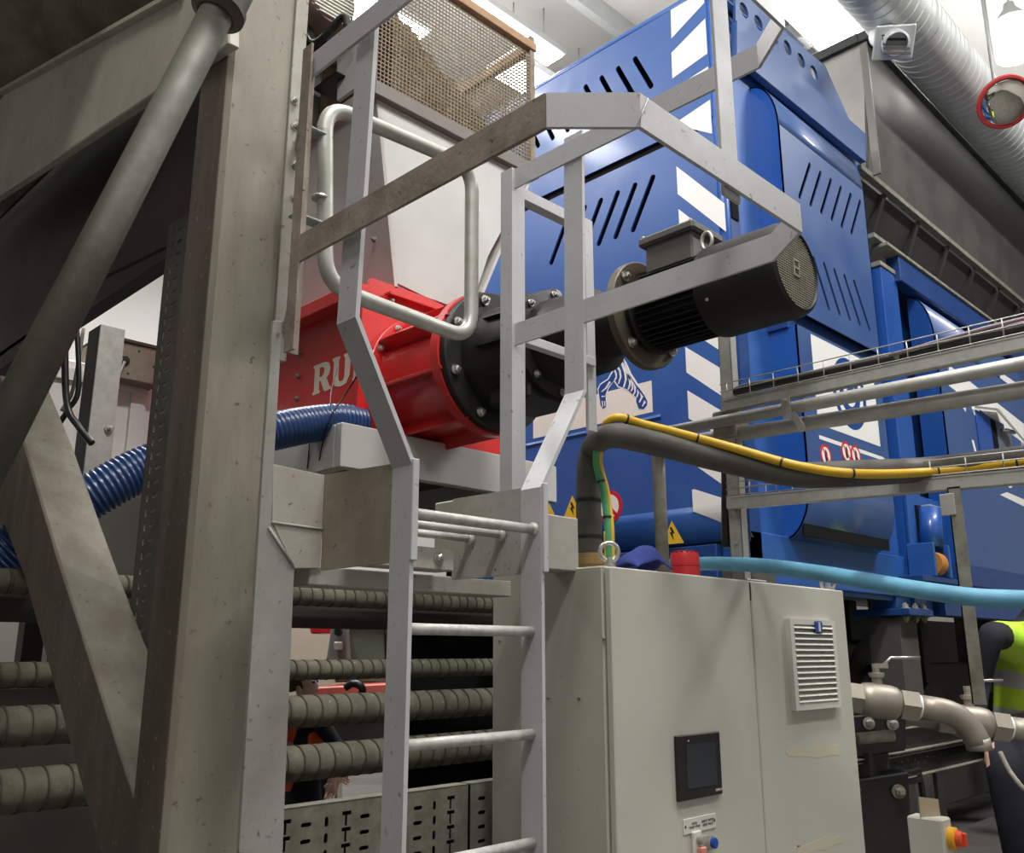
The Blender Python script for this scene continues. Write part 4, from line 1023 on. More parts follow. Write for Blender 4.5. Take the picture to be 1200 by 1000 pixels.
# cream panel with the striped animal's legs
ty0, tz0, tz1 = X2(765, 483).x, X2(765, 483).y, X2(764, 446).y
sticker([V((ty0, tz0)), V((X2(625, 511).x, tz0)), V((X2(625, 480).x, tz1)), V((ty0, tz1))], CREAM, 'cream_panel', .0015, 'cream sticker panel')
def TG(*pp): return [X2(690 + a / 10, 400 + b / 10, EX - .003) for a, b in pp]
def art(pts, m, lift=.003, name='emblem_piece'):
    part(name, prism(onx(pts, EX - lift), (.001, 0, 0)), m, t)
art(TG((385, 165), (440, 250), (500, 380), (570, 490), (640, 620), (695, 700), (690, 760), (640, 815), (570, 790), (545, 700), (540, 650), (430, 570), (340, 540), (290, 470), (230, 560), (205, 640), (215, 780), (165, 810), (130, 760), (100, 560), (130, 500), (220, 440), (280, 330), (330, 250)), WHITE, .0028)
art(TG((393, 190), (420, 240), (470, 380), (555, 510), (600, 560), (655, 640), (688, 710), (680, 755), (640, 800), (585, 790), (555, 710), (558, 660), (440, 560), (350, 525), (300, 455), (225, 540), (195, 630), (205, 770), (165, 795), (138, 750), (112, 570), (135, 512), (230, 450), (290, 350), (340, 265)), NAVY, .0036)
for q in (((378, 215), (405, 260), (440, 380), (445, 450), (420, 540), (400, 545), (425, 450), (415, 370), (380, 270)),
          ((408, 225), (450, 330), (490, 440), (495, 510), (470, 570), (455, 565), (475, 500), (465, 430), (425, 330)),
          ((340, 285), (375, 340), (385, 420), (355, 500), (340, 505), (365, 420), (355, 350), (330, 310)),
          ((310, 330), (330, 380), (330, 430), (310, 465), (298, 450), (315, 420), (310, 380), (298, 350)),
          ((460, 380), (520, 480), (520, 560), (500, 590), (490, 585), (505, 550), (500, 490), (450, 400)),
          ((520, 480), (555, 540), (550, 600), (525, 640), (515, 630), (535, 590), (530, 540)),
          ((570, 560), (590, 600), (570, 660), (555, 655), (570, 610)), ((600, 600), (640, 650), (600, 720), (585, 715), (612, 655)),
          ((650, 690), (672, 720), (650, 740), (630, 770), (622, 760), (640, 725)), ((240, 470), (260, 480), (205, 560), (150, 600), (150, 585), (195, 545)),
          ((150, 640), (185, 640), (187, 652), (150, 655)), ((150, 700), (160, 770), (170, 770), (163, 700)), ((180, 700), (186, 765), (195, 765), (192, 700))):
    art(TG(*q), WHITE, .0044)
# prohibition disc and warning triangles on the end face
def sign_disc(c, r, x):
    c = X2(*c, x); part('sign_ring', prism(onx(disc2(c, r, 28), x - .002), (.002, 0, 0)), mat('sign_red', (.6, .02, .03), .4), t, 'red ringed prohibition sign')
    part('sign_face', prism(onx(disc2(c, r * .74, 24), x - .003), (.001, 0, 0)), WHITE, t)
    part('sign_figure', prism(onx([c + V((r * a, r * b)).to_2d() for a, b in ((-.12, -.55), (-.2, .1), (-.08, .45), (.08, .5), (.2, .2), (.1, -.1), (.15, -.55))], x - .004), (.001, 0, 0)), BLACKS, t)
    part('sign_bar', prism(onx([c + V((r * a, r * b)).to_2d() for a, b in ((.48, .62), (.62, .48), (-.48, -.62), (-.62, -.48))], x - .005), (.001, 0, 0)), MATS['sign_red'], t)
sign_disc((714, 594), .105, EX)
def tri(cx, cy, s, x=EX):
    c = X2(cx, cy, x); part('warning_triangle', prism(onx([c + V((0, s * .6)).to_2d(), c + V((s * .6, -s * .45)).to_2d(), c + V((-s * .6, -s * .45)).to_2d()], x - .002), (.002, 0, 0)), mat('sign_yellow', (.75, .48, .03), .4), t, 'yellow warning triangle')
    part('warning_mark', prism(onx([c + V((s * a, s * b)).to_2d() for a, b in ((.02, .32), (-.14, .02), (-.02, .02), (-.08, -.3), (.14, .08), (.03, .08), (.12, .32))], x - .003), (.001, 0, 0)), BLACKS, t)
tri(671, 597, .15); tri(640, 597, .15); tri(788, 626, .13)
# corner post and side
part('corner_post', tube([(EX + .05, SY + .03, 2.2), (EX + .05, SY + .03, 6.2)], .045, 16), BLUEB, t)
part('side_frame', box(EX + .10, EX + .24, SY + .02, SY + .10, 1.95, 6.2, .004), BLUED, t)
wz0, wz1 = oY(878, 275, SY + .02), oY(889, 250, SY + .02)
part('side_window', box(EX + .13, EX + .21, SY + .012, SY + .02, oY(885, 272, SY + .02).z, oY(885, 248, SY + .02).z, 0), VOID, t)
HX0, HX1, HYF, HYB = 4.98, 6.24, 2.5, 2.69
part('side_back', box(EX + .22, 6.68, HYB, HYB + .05, 1.95, 5.5, 0), BLUE, t)
# upper hood: slotted front, rounded top, closed ends
def hood(x0, x1, zbot, ztop, rt, rb, slots2, parent, holes_m=None):
    hl = [ony(s, HYF) for s in slots2]
    part('hood_front', prism(ony([V((x0, zbot + rb)), V((x1, zbot + rb)), V((x1, ztop - rt)), V((x0, ztop - rt))], HYF), (0, .01, 0), None, 0, hl), BLUEH, parent)
    pt, pb = [], []
    for k in range(9):
        a = math.pi / 2 * k / 8
        if rt: pt.append((HYB - (HYB - HYF) * math.cos(a) ** 1.0 if True else 0, ztop - rt + rt * math.sin(a)))
        if rb: pb.append((HYB - (HYB - HYF) * math.cos(a), zbot + rb - rb * math.sin(a)))
    if rt: part('hood_top', extrude_prof(pt, .01, x0, x1, 'X'), BLUEH, parent)
    if rb: part('hood_foot', extrude_prof(pb, -.01, x0, x1, 'X'), BLUEH, parent)
    end = [V((HYF, zbot + rb)), V((HYF, ztop - rt))] + ([V(p) for p in pt] if rt else []) + [V((HYB, ztop)), V((HYB, zbot))] + ([V(p) for p in pb[::-1]] if rb else [])
    clean = []
    for p in end:
        if not clean or (clean[-1] - p).length > 1e-4: clean.append(p.to_2d())
    if (clean[0] - clean[-1]).length < 1e-4: clean.pop()
    for x in (x0, x1 - .008): part('hood_end', prism(onx(clean, x), (.008, 0, 0)), BLUEB, parent)
    part('hood_liner', box(x0 + .01, x1 - .01, HYF + .06, HYF + .07, zbot + .02, ztop - rt, 0), VOID, parent)
s0, s1 = Y2(949, 193, HYF), Y2(937, 231, HYF); e0, e1 = Y2(1008, 236, HYF), Y2(998, 273, HYF)
sl = [capsule(s0.lerp(e0, k / 5), s1.lerp(e1, k / 5), .0165) for k in range(6)]
s0, s1 = Y2(966, 310, HYF), Y2(984, 368, HYF); e0, e1 = Y2(1001, 330, HYF), Y2(1019, 386, HYF)
for k in range(-1, 4):
    a, b = s0.lerp(e0, k / 3), s1.lerp(e1, k / 3)
    sl.append(capsule(a, b, .0165))
sl = [[V((min(p.x, HX1 - .03), p.y)) for p in s] for s in sl]
hood(HX0, HX1, 3.68, 5.33, .36, 0, sl, t)
hood(HX0 + .02, HX1 - .02, 2.25, 3.58, 0, .34, [], t)
part('hood_gap', box(HX0, HX1, HYF + .05, HYB, 3.57, 3.70, 0), BLUED, t)
part('side_rail', prism(ony([Y2(864, 23, SY - .03), Y2(1015, 157, SY - .03), Y2(1015, 190, SY - .03), Y2(893, 90, SY - .03), Y2(864, 66, SY - .03)], SY - .03), (0, .05, 0), None, .003), BLUEH, t)
# crest plate with round holes above the rail
cpts = [Y2(862, 24, SY + .02), Y2(997, 144, SY + .02), Y2(967, 77, SY + .02), Y2(922, 39, SY + .02), Y2(862, -24, SY + .02)]
holes = []
for a, b in ((872, 12), (889, 27), (907, 43), (923, 56), (939, 71), (954, 85)):
    holes.append(ony(disc2(Y2(a, b, SY + .02), .058, 18), SY + .02))
part('crest_plate', prism(ony(cpts, SY + .02), (0, .02, 0), None, 0, holes), BLUEH, t)
part('crest_liner', box(EX + .3, 5.95, SY + .09, SY + .1, 5.5, 6.2, 0), BLUED, t)
# logo panel on the lower hood and prohibition discs
def side_art(pts, m, name, y=HYF, lift=.0015, parent=None, th=.0015, holes=()):
    return part(name, prism(ony([Y2(a, b, y - lift) for a, b in pts], y - lift), (0, th, 0), None, 0, holes), m, parent or t)
lx0, lx1 = Y2(953, 385, HYF).x, Y2(1029, 530, HYF).x
lx0, lx1 = 5.18, 6.08
lzt, lzb = 3.56, 2.97
part('logo_panel', prism(ony([V((lx0, lzb)), V((lx1, lzb - .0)), V((lx1, lzt)), V((lx0, lzt))], HYF - .0015), (0, .0015, 0)), WHITE, t, 'white logo panel')
cc = V(((lx0 + lx1) / 2 + .04, (lzt + lzb) / 2))
def ringpart(c, r0, r1, m, name, lift):
    part(name, prism(ony(disc2(c, r1, 36), HYF - lift), (0, .001, 0), None, 0, [ony(disc2(c, r0, 30), HYF - lift)]), m, t)
ringpart(cc, .20, .245, NAVY, 'logo_ring', .0026); ringpart(cc, .09, .15, NAVY, 'logo_ring', .0026)
part('logo_bar', prism(ony([cc + V(p).to_2d() for p in ((-.06, -.06), (.02, -.06), (.07, .07), (-.02, .07))], HYF - .0026), (0, .001, 0)), NAVY, t)
part('pale_line', prism(ony([V((lx0, 2.90)), V((lx1 + .02, 2.90)), V((lx1 + .12, 2.875)), V((lx0, 2.875))], HYF - .0015), (0, .0015, 0)), WHITE, t)
for a, b in ((968, 534), (992, 530), (1003, 534)):
    c = Y2(a, b, HYF - .002)
    part('sign_ring', prism(ony(disc2(c, .072, 24), HYF - .002), (0, .002, 0)), MATS['sign_red'], t, 'small red ringed sign')
    part('sign_face', prism(ony(disc2(c, .054, 20), HYF - .003), (0, .001, 0)), WHITE, t)
    part('sign_figure', prism(ony([c + V(p).to_2d() for p in ((-.012, -.04), (-.02, .01), (.0, .04), (.018, .01), (.01, -.04))], HYF - .004), (0, .001, 0)), BLACKS, t)
    part('sign_bar', prism(ony([c + V(p).to_2d() for p in ((-.042, .034), (-.034, .042), (.042, -.034), (.034, -.042))], HYF - .005), (0, .001, 0)), MATS['sign_red'], t)
# base of the machine and its foot
part('base_frame', box(EX + .1, 6.70, SY + .02, SY + .2, 1.98, 2.27, .006), BLUE, t)
part('base_frame', box(EX + .04, EX + .2, SY + .2, YL, 2.0, 2.2, .006), BLUED, t)
part('bottom_plate', box(EX + .2, 6.66, SY + .2, YL, 2.05, 2.2, 0), VOID, t)
fp = oY(1050, 718, SY + .1)
part('foot_column', box(fp.x - .13, fp.x + .13, SY + .03, SY + .22, fp.z + .02, 2.2, .006), BLUE, t)
pl_ = part('foot_plate', box(fp.x - .2, fp.x + .22, SY - .08, SY + .34, fp.z - .03, fp.z + .02, .006), BLUED, t)
for dx in (-.15, .02, .17): 
    bolt(pl_, (fp.x + dx, SY - .03, fp.z + .02), (0, 0, 1), .022, 'bolt', GALV); bolt(pl_, (fp.x + dx, SY - .03, fp.z - .035), (0, 0, -1), .022, 'bolt', GALVD)
part('stand_column', box(fp.x - .15, fp.x + .15, SY + .02, SY + .25, 0, fp.z - .03, .006), mat('stand_grey', (.09, .085, .078), .6, 0, (.05, .045, .04), .6, 5), t)
for (x, y) in ((4.6, 4.6), (6.4, 4.6), (4.65, 2.75)): part('stand_column', box(x - .12, x + .12, y - .12, y + .12, 0, 2.05, .006), MATS['stand_grey'], t)
# ================================================================== PRESS MODULE (right) AND STEEL HOPPER
t = thing('press_module', 'low blue press module with a rounded door at the right, below the dark hopper', 'machine', (9, 3.3, 0))
part('post', box(6.74, 7.04, SY - .01, SY + .12, 1.9, 4.56, .008), BLUEB, t)
part('post_cap', box(6.72, 7.10, SY - .02, SY + .2, 4.56, 4.60, .003), GALVD, t)
part('gap', box(7.04, 7.16, SY + .1, SY + .12, 2.1, 4.5, 0), VOID, t)
part('core', box(6.74, 12.5, SY + .12, 4.6, 2.1, 4.6, 0), BLUED, t)
M0, M1 = 7.38, 11.5
hood(M0, M1, 2.26, 4.50, .42, 0, [], t)
part('door_foot', prism([V((M0, HYF, 2.26)), V((M0, HYF, 2.1)), V((M0, HYF + .12, 2.02)), V((M0, HYB, 2.26))], (M1 - M0, 0, 0)), BLUED, t)
part('top_rail', box(7.0, 12.5, SY - .06, SY + .05, 4.50, 4.72, .006), BLUED, t)
part('rail_edge', box(6.75, 12.5, SY - .08, SY + .05, 4.72, 4.75, .003), GALVD, t)
part('lower_slot', box(M0 + .1, 12, SY + .0, SY + .1, 1.98, 2.06, 0), VOID, t)
part('lower_rail', box(7.1, 12, SY - .08, SY + .06, 1.86, 1.98, .005), BLUED, t)
hb_ = oY(1078, 397, HYF + .1); part('door_lug', box(M0 - .004 - .05, M0, HYF + .06, HYF + .13, 3.92, 4.06, .003), BLUED, t)
# lettering and white band on the door
side_art(((1112, 452), (1200, 520), (1200, 497), (1112, 428)), WHITE, 'white_band')
side_art(((1122, 470), (1132, 483), (1131, 462), (1120, 452)), WHITE, 'white_band', lift=.0032)
side_art(((1136, 470), (1142, 487), (1148, 482), (1150, 462), (1138, 455)), WHITE, 'white_band', lift=.0032)
side_art(((1172, 443), (1225, 482), (1225, 472), (1172, 436)), WHITE, 'white_band')
wp = Y2(1137, 530, HYF)
text('WAS', .44, WHITE, 'lettering', t, (wp.x + .55, HYF - .001, wp.y - .05), (1, 0, 0), (0, 0, 1), .001)
text('he', .22, WHITE, 'lettering', t, (Y2(1195, 520, HYF).x + .15, HYF - .001, Y2(1195, 518, HYF).y), (1, 0, 0), (0, 0, 1), .001)
side_art(((1172, 580), (1225, 606), (1225, 596), (1180, 577)), WHITE, 'white_band')
# recess with lifted flap and latch
f0, f1 = Y2(1143, 480, HYF - .01), Y2(1166, 530, HYF - .01)
part('recess', box(f0.x, f1.x + .35, HYF - .012, HYF - .002, f1.y - .05, f0.y, .002), BLUEB, t)
part('recess_slot', box(f1.x - .02, f1.x + .1, HYF - .016, HYF - .011, f1.y - .05, f0.y - .02, 0), VOID, t)
part('latch_plate', box(f1.x + .12, f1.x + .5, HYF - .02, HYF - .012, f1.y - .05, f0.y - .06, .003), mat('blue_grey_plate', (.16, .19, .24), .4, .3), t)
part('latch', tube([V((f1.x + .2, HYF - .02, f1.y + .22)), V((f1.x + .2, HYF - .07, f1.y + .22)), V((f1.x + .42, HYF - .07, f1.y + .24))], .02, 8), STEEL, t)
fl = [(f0.x - .05, f0.y + .02), (f0.x + .3, f0.y + .16), (f0.x + .75, f0.y + .14), (f0.x + .8, f0.y - .1)]
part('flap', prism([V((f0.x - .05, HYF - .02, f0.y)), V((f0.x + .25, HYF - .1, f0.y + .02)), V((f0.x + .85, HYF - .12, f0.y - .16)), V((f0.x + .6, HYF - .02, f0.y + .10))], (0, -.006, .02)), GALV, t, 'lifted silver flap')
# latch gear at the lower left of the door
lx = oY(1072, 620, SY - .02); 
rc = lambda a, b, c=SY - .03: oY(a, b, c)
v0, v1 = rc(1073, 592), rc(1105, 650)
part('latch_recess', box(v0.x, v1.x, SY - .035, SY - .02, v1.z, v0.z, 0), VOID, t)
part('latch_back', box(6.74, v1.x + .4, SY - .02, SY + .02, 2.0, 2.75, .004), BLUE, t)
c0, c1 = rc(1089, 597, SY - .09), rc(1091, 643, SY - .09)
part('latch_cylinder', tube([c0, c1], .085, 18), BLUEB, t)
part('cylinder_cap', box(c0.x - .05, c0.x + .2, SY - .12, SY - .05, c0.z, c0.z + .03, .003), GALV, t)
r0 = rc(1094, 661, SY - .12); part('roller', lathe(r0 - V((.06, 0, 0)), (1, 0, 0), [(0, .085), (.12, .085)], 20), mat('orange_rubber', (.50, .20, .04), .5), t, 'orange roller')
for dx in (-.16, .13): part('roller_cheek', box(r0.x + dx, r0.x + dx + .03, r0.y - .07, SY, r0.z - .1, r0.z + .14, .004), BLUE, t)
part('roller_shelf', box(r0.x - .35, r0.x + .4, r0.y - .05, SY, r0.z - .14, r0.z - .10, .004), BLUED, t)
for x in (7.3, 9.6, 12): part('stand_column', box(x - .12, x + .12, 4.0, 4.2, 0, 2.1, .006), MATS['stand_grey'], t)
for x in (9.3, 12): part('stand_column', box(x - .12, x + .12, SY + .05, SY + .25, 0, 2.1, .006), MATS['stand_grey'], t)
# dark steel hopper above the press
t = thing('steel_hopper', 'large dark steel hopper above the blue press at top right', 'hopper', (9.5, 3.2, 4.75))
TX0, TX1 = 6.88, 13.0
zr_ = 6.74; zlw = 5.42
part('end_sheet', prism([V((TX0, 2.62, zr_)), V((TX0, 4.2, zr_)), V((TX0, 4.2, zlw)), V((TX0, 2.72, zlw))], (.012, 0, 0)), mat('bright_reflection_sheet', (.42, .40, .39), .32, .7, (.3, .29, .28), .5, 3), t)  # bright reflection on the end sheet is put into its paler colour
part('side_sheet', prism([V((TX0, 2.61, zr_)), V((TX1, 2.61, zr_)), V((TX1, 2.70, zlw)), V((TX0, 2.70, zlw))], (0, .012, 0)), DSTEEL, t)
part('back_sheet', box(TX0, TX1, 4.2, 4.212, zlw, zr_, 0), DSTEEL, t)
part('rim', box(TX0 - .03, TX1, 2.56, 2.66, zr_ - .07, zr_ + .02, .004), mat('dark_rim', (.05, .05, .05), .45, .2), t)
part('rim', box(TX0 - .04, TX0 + .04, 2.66, 4.2, zr_ - .07, zr_ + .02, .004), MATS['dark_rim'], t)
part('corner_weld', box(TX0 - .004, TX0 + .02, 2.60, 2.66, zlw, zr_ - .07, 0), mat('light_weld', (.25, .24, .23), .4, .4), t)
part('lower_edge', box(TX0 - .22, TX1, 2.66, 2.72, zlw - .03, zlw + .02, .003), GALVD, t)
part('lower_sheet', prism([V((TX0 - .2, 2.74, zlw - .03)), V((TX1, 2.74, zlw - .03)), V((TX1, 3.1, 4.7)), V((TX0 - .2, 3.1, 4.7))], (0, .012, 0)), DSTEEL2, t)
part('lower_end', prism([V((TX0 - .2, 2.74, zlw - .03)), V((TX0 - .2, 4.2, zlw - .03)), V((TX0 - .2, 3.9, 4.7)), V((TX0 - .2, 3.1, 4.7))], (.012, 0, 0)), DSTEEL2, t)
for i in range(8):
    x = TX0 + .3 + i * .72
    part('rib', prism([V((x, 2.70, zlw - .03)), V((x, 2.76, zlw - .03)), V((x, 3.11, 4.72)), V((x, 2.98, 4.72))], (.05, 0, 0)), DSTEEL2, t)
lg = part('ledge_rail', box(6.62, 7.05, 2.6, 2.68, 4.76, 4.80, .003), GALVD, t)
# ================================================================== LOWER RIGHT: VALVES, TRAY, ISOLATOR
def valve(label, px, py, d, drop, pipe_back, hx_len):
    c = at(px, py, d); ax = V((0.30, -1, -.10)).normalized()
    ax = (RT * 1.0 - UP * .14).normalized()
    t = thing('ball_valve', label, 'valve', c, 'stainless pipe valves')
    part('valve_body', lathe(c - ax * .085, ax, [(0, .058), (.015, .070), (.045, .074), (.13, .074), (.155, .070), (.17, .058)], 28), VALVE, t)
    part('hex_nut', lathe(c + ax * .085, ax, [(0, .070), (.075, .070), (.08, .06)], 6), VALVE, t)
    part('hex_nut', lathe(c - ax * .165, ax, [(0, .06), (.005, .070), (.08, .070)], 6), VALVE, t)
    part('sealing_tape', lathe(c + ax * .16, ax, [(0, .054), (.008, .056), (.014, .054)], 24), WHITE, t)
    part('inlet_pipe', tube([c - ax * pipe_back, c - ax * .16], .052, 20), VALVE, t)
    e0 = c + ax * .165
    ek = fillet([e0, e0 + ax * .235, e0 + ax * .25 + V((0, 0, -drop))], .15, 10)
    part('elbow_pipe', tube(ek, .053, 22), VALVE, t)
    part('stem', lathe(c + V((0, 0, .07)), (0, 0, 1), [(0, .022), (.03, .022), (.032, .03), (.05, .03), (.052, .016), (.09, .016)], 14), VALVE, t)
    part('gland_bolts', bar(c + V((0, 0, .115)) - RT * .03, c + V((0, 0, .115)) + RT * .03, .03, .012), VALVE, t)
    h0 = c + V((0, 0, .15))
    hd = part('lever', bar(h0 - RT * .012, h0 + RT * .05, .03, .02), VALVE, t)
    part('lever_arm', tube([h0 + RT * .03, h0 + RT * .07 + UP * .035, h0 + RT * hx_len + UP * .035], .007, 8), STEEL, t)
    return t, c
t1, c1_ = valve('stainless ball valve nearest the cabinet with a bent pipe', 1030, 822, 4.15, .10, .5, .20)
t2, c2_ = valve('second stainless ball valve, at the right below the drop strut', 1138, 847, 4.35, .22, .55, .17)
t = thing('cable_ladder', 'long dark perforated cable tray below the two stainless valves', 'cable tray', at(1100, 870, 4.0))
q0 = oY(1008, 893, 1.95); q1 = oY(1200, 856, 1.95)
zt_ = q0.z; x0_, x1_ = max(q0.x - .6, 3.73), q1.x + .4
cols = []; a = x0_ + .05; i = 0
for zz, nm in ((zt_ + .045, 'upper_tray'), (zt_ - .075, 'lower_tray')):
    hs = []
    a = x0_ + .05; i = 0
    while a < x1_ - .05 and nm == 'lower_tray':
        hs.append(capsule((a, zz + .02 + .02 * (i % 2)), (a + .012, zz + .02 + .02 * (i % 2)), .005, 3)); a += .04; i += 1
    part(nm, prism(ony([V((x0_, zz - .03)), V((x1_, zz - .03)), V((x1_, zz + .07)), V((x0_, zz + .07))], 1.95), (0, .004, 0), None, 0, [ony(h, 1.95) for h in hs]), mat('black_tray', (.035, .036, .034), .4, .3), t)
    part('tray_lip', box(x0_, x1_, 1.92, 1.955, zz - .034, zz - .028, .001), GALVD, t)
    part('tray_lip', box(x0_, x1_, 1.93, 1.955, zz + .068, zz + .074, .001), GALVD, t)
for k in range(3): part('tray_cable', tube(curve([V((x0_, 1.99 + k * .03, zt_ - .10)), V((x0_ + .9, 1.94, zt_ - .085 - k * .02)), V((x0_ + 1.05, 1.93, zt_ - .16 - k * .02)), V((x0_ + 1.1 - k * .03, 1.93, zt_ - .8))], 8), .014, 8), BLACKS, t)
for x in (x0_ + .8, x1_ - .3): part('tray_leg', box(x, x + .05, 1.96, 2.0, 0, zt_ + .05), MATS['stand_grey'], t)
# black pump block with bolts behind the tray
t = thing('bolted_block', 'black bolted steel block under the first stainless valve', 'block', (3.95, 2.2, 0))
bp_ = at(1040, 850, 4.3)
part('block', prism([at(995, 840, 4.3), at(1062, 832, 4.3), at(1062, 880, 4.3), at(995, 890, 4.3)], FH * .2, None, .006), BLACKS, t)
for a, b in ((1018, 848), (1046, 849)): bolt(t, at(a, b, 4.29), tuple(-FH), .018, 'bolt', GALV)
part('lower_block', prism([at(1000, 915, 4.25), at(1065, 905, 4.25), at(1070, 1010, 4.25), at(1000, 1010, 4.25)], FH * .2, None, .006), BLACK, t)
bolt(t, at(1053, 928, 4.24), tuple(-FH), .02, 'bolt', GALVD)
part('block_pipe', cyl(at(1005, 866, 4.2), at(1047, 862, 4.2), .025, 14), GALVD, t)
p = at(1030, 880, 4.35); part('block_leg', box(p.x - .1, p.x + .1, p.y, p.y + .2, 0, p.z), DARKFR, t)
# isolator box
ic = at(1093, 1000, 3.35)
t = thing('isolator_box', 'narrow grey isolator box with a red and yellow rotary switch', 'box', (ic.x, ic.y, 0))
iz = at(1093, 958, 3.35).z
part('enclosure', box(ic.x - .02, ic.x + .06, ic.y - .05, ic.y + .07, iz - .34, iz, .006), CAB, t)
part('stand', box(ic.x - .02, ic.x + .03, ic.y, ic.y + .05, 0, iz - .34, .003), GALVD, t)
p = oY(1109, 984, ic.y - .05); rs = part('switch_plate', lathe((ic.x + .035, ic.y - .05, p.z), (0, -1, 0), [(0, .036), (.02, .036), (.024, .03)], 24), mat('switch_yellow', (.8, .4, .02), .4), t, 'yellow switch collar')
part('switch_knob', lathe((ic.x + .035, ic.y - .07, p.z), (0, -1, 0), [(0, .027), (.022, .025), (.024, .02)], 20), mat('switch_red', (.75, .08, .02), .4), rs)
part('knob_grip', box(ic.x + .029, ic.x + .041, ic.y - .105, ic.y - .09, p.z - .022, p.z + .022, .003), MATS['switch_red'], rs)
cdp = [V((ic.x - .018, ic.y + .02, iz)), V((ic.x + .05, ic.y - .02, iz)), V((ic.x + .046, ic.y - .02, iz + .055)), V((ic.x - .018, ic.y + .02, iz + .065))]
solo('card', prism(cdp, (.002, .004, 0)), TAN, 'torn beige card standing on the grey isolator box', 'card')
solo('grey_cable', tube(curve([at(1172, 882, 3.9), at(1182, 902, 3.85), at(1195, 920, 3.8), at(1215, 945, 3.75), at(1225, 1010, 3.7)], 8), .010, 8), GALVD, 'thin grey cable drooping from the dark cable tray at the right edge', 'cable')
# dark chassis under the machines
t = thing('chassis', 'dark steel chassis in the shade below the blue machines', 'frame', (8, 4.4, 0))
part('shade_sheet', box(4.7, 14, 4.75, 4.85, .1, 2.0, 0), DARKFR, t)  # dark sheet added to keep the space below the machines in shade
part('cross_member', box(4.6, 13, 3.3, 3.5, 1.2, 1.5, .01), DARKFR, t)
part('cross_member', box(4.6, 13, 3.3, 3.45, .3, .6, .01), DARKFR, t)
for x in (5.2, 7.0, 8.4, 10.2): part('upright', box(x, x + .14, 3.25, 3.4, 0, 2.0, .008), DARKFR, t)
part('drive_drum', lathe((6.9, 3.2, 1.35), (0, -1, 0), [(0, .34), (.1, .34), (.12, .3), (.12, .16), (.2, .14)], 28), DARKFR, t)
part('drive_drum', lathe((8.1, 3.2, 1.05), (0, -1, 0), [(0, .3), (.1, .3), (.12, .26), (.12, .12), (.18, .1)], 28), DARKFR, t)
part('coupling', lathe((7.35, 3.15, 1.32), (1, 0, 0), [(0, .07), (.16, .07), (.17, .05), (.2, .05)], 20), BLACKS, t)
# ================================================================== LEFT BACKGROUND
c = at(101, 480, 4.6)
t = thing('grey_stanchion', 'slim grey steel stanchion beside the white end housing at the left', 'post', (c.x, c.y, 0))
part('web', box(c.x, c.x + .01, c.y - .06, c.y + .10, 0, 3.3), DARKFR, t)
part('flange', box(c.x - .0, c.x + .13, c.y - .07, c.y - .06, 0, 3.3, .002), GALV, t)
bolt(t, V((c.x + .1, c.y - .075, at(107, 502, 4.6).z)), (0, -1, 0), .015)
for k, (pp, lab) in enumerate(((((76, 380), (78, 470), (92, 500), (108, 520)), 'black looping cable left of the slim grey stanchion, nearer the brace'),
                               (((90, 380), (92, 455), (80, 480), (70, 496)), 'black looping cable crossing behind the slim grey stanchion'),
                               (((98, 385), (86, 455), (72, 482)), 'thin grey cable slanting left of the slim grey stanchion'))):
    part('cable', tube(curve([at(a, b, 4.45 + .05 * k) for a, b in pp] , 8), .018 - .004 * k, 8), BLACKS if k < 2 else GALVD, t)
# ================================================================== LOADER BEHIND THE PIPES
LD = 8.0
t = thing('red_loader', 'red loader with dark green glass parked far behind the dusty pipes', 'vehicle', at(430, 830, LD))
bz = BASE[t.name]; 
def lp(a, b, d=LD): return at(a, b, d)
def slab(pts, th, m, name, lab=None, d=LD): return part(name, prism([at(a, b, d) for a, b in pts], FH * th, None, .01), m, t, lab)
slab(((395, 735), (450, 735), (452, 800), (392, 800)), .9, GLASS, 'windscreen', 'dark green glass')
slab(((452, 720), (478, 720), (478, 800), (452, 800)), .9, DARKFR, 'cab_post')
slab(((362, 731), (400, 729), (398, 742), (364, 743)), .3, RED, 'beacon_board', None, LD - .3)
slab(((382, 775), (388, 735), (392, 733), (405, 735), (407, 775)), .18, mat('loader_grey', (.20, .20, .195), .5), 'bracket', 'grey mounting bracket', LD - .4)
slab(((391, 752), (401, 752), (401, 762), (391, 762)), .05, GALV, 'bracket_plate', None, LD - .46)
part('bracket_pin', lathe(at(397, 741, LD - .42), tuple(-FH), [(0, .035), (.05, .03)], 14), BLACKS, t)
slab(((366, 806), (478, 800), (482, 822), (366, 822)), 1.4, mat('loader_bonnet', (.72, .16, .12), .35, coat=.4), 'bonnet', 'faded red bonnet', LD - .5)
slab(((366, 822), (482, 822), (482, 870), (366, 870)), 1.2, DARKFR, 'engine_bay', None, LD - .45)
part('wiper', tube([at(404, 732, LD - .02), at(440, 730, LD - .04), at(452, 737, LD - .03)], .02, 8), BLACKS, t)
part('grab_hose', tube(curve([at(405, 806, LD - .6), at(414, 801, LD - .62), at(424, 806, LD - .62), at(424, 816, LD - .6)], 6), .03, 8), BLACKS, t)
for a in (345, 460): part('wheel', lathe(V((at(a, 905, LD - .3).x, at(a, 905, LD - .3).y, .38)), tuple(RT), [(0, .3), (.04, .38), (.26, .38), (.3, .3)], 28), BLACKS, t)
slab(((330, 870), (482, 870), (482, 905), (330, 905)), .9, DARKFR, 'chassis', None, LD - .2)
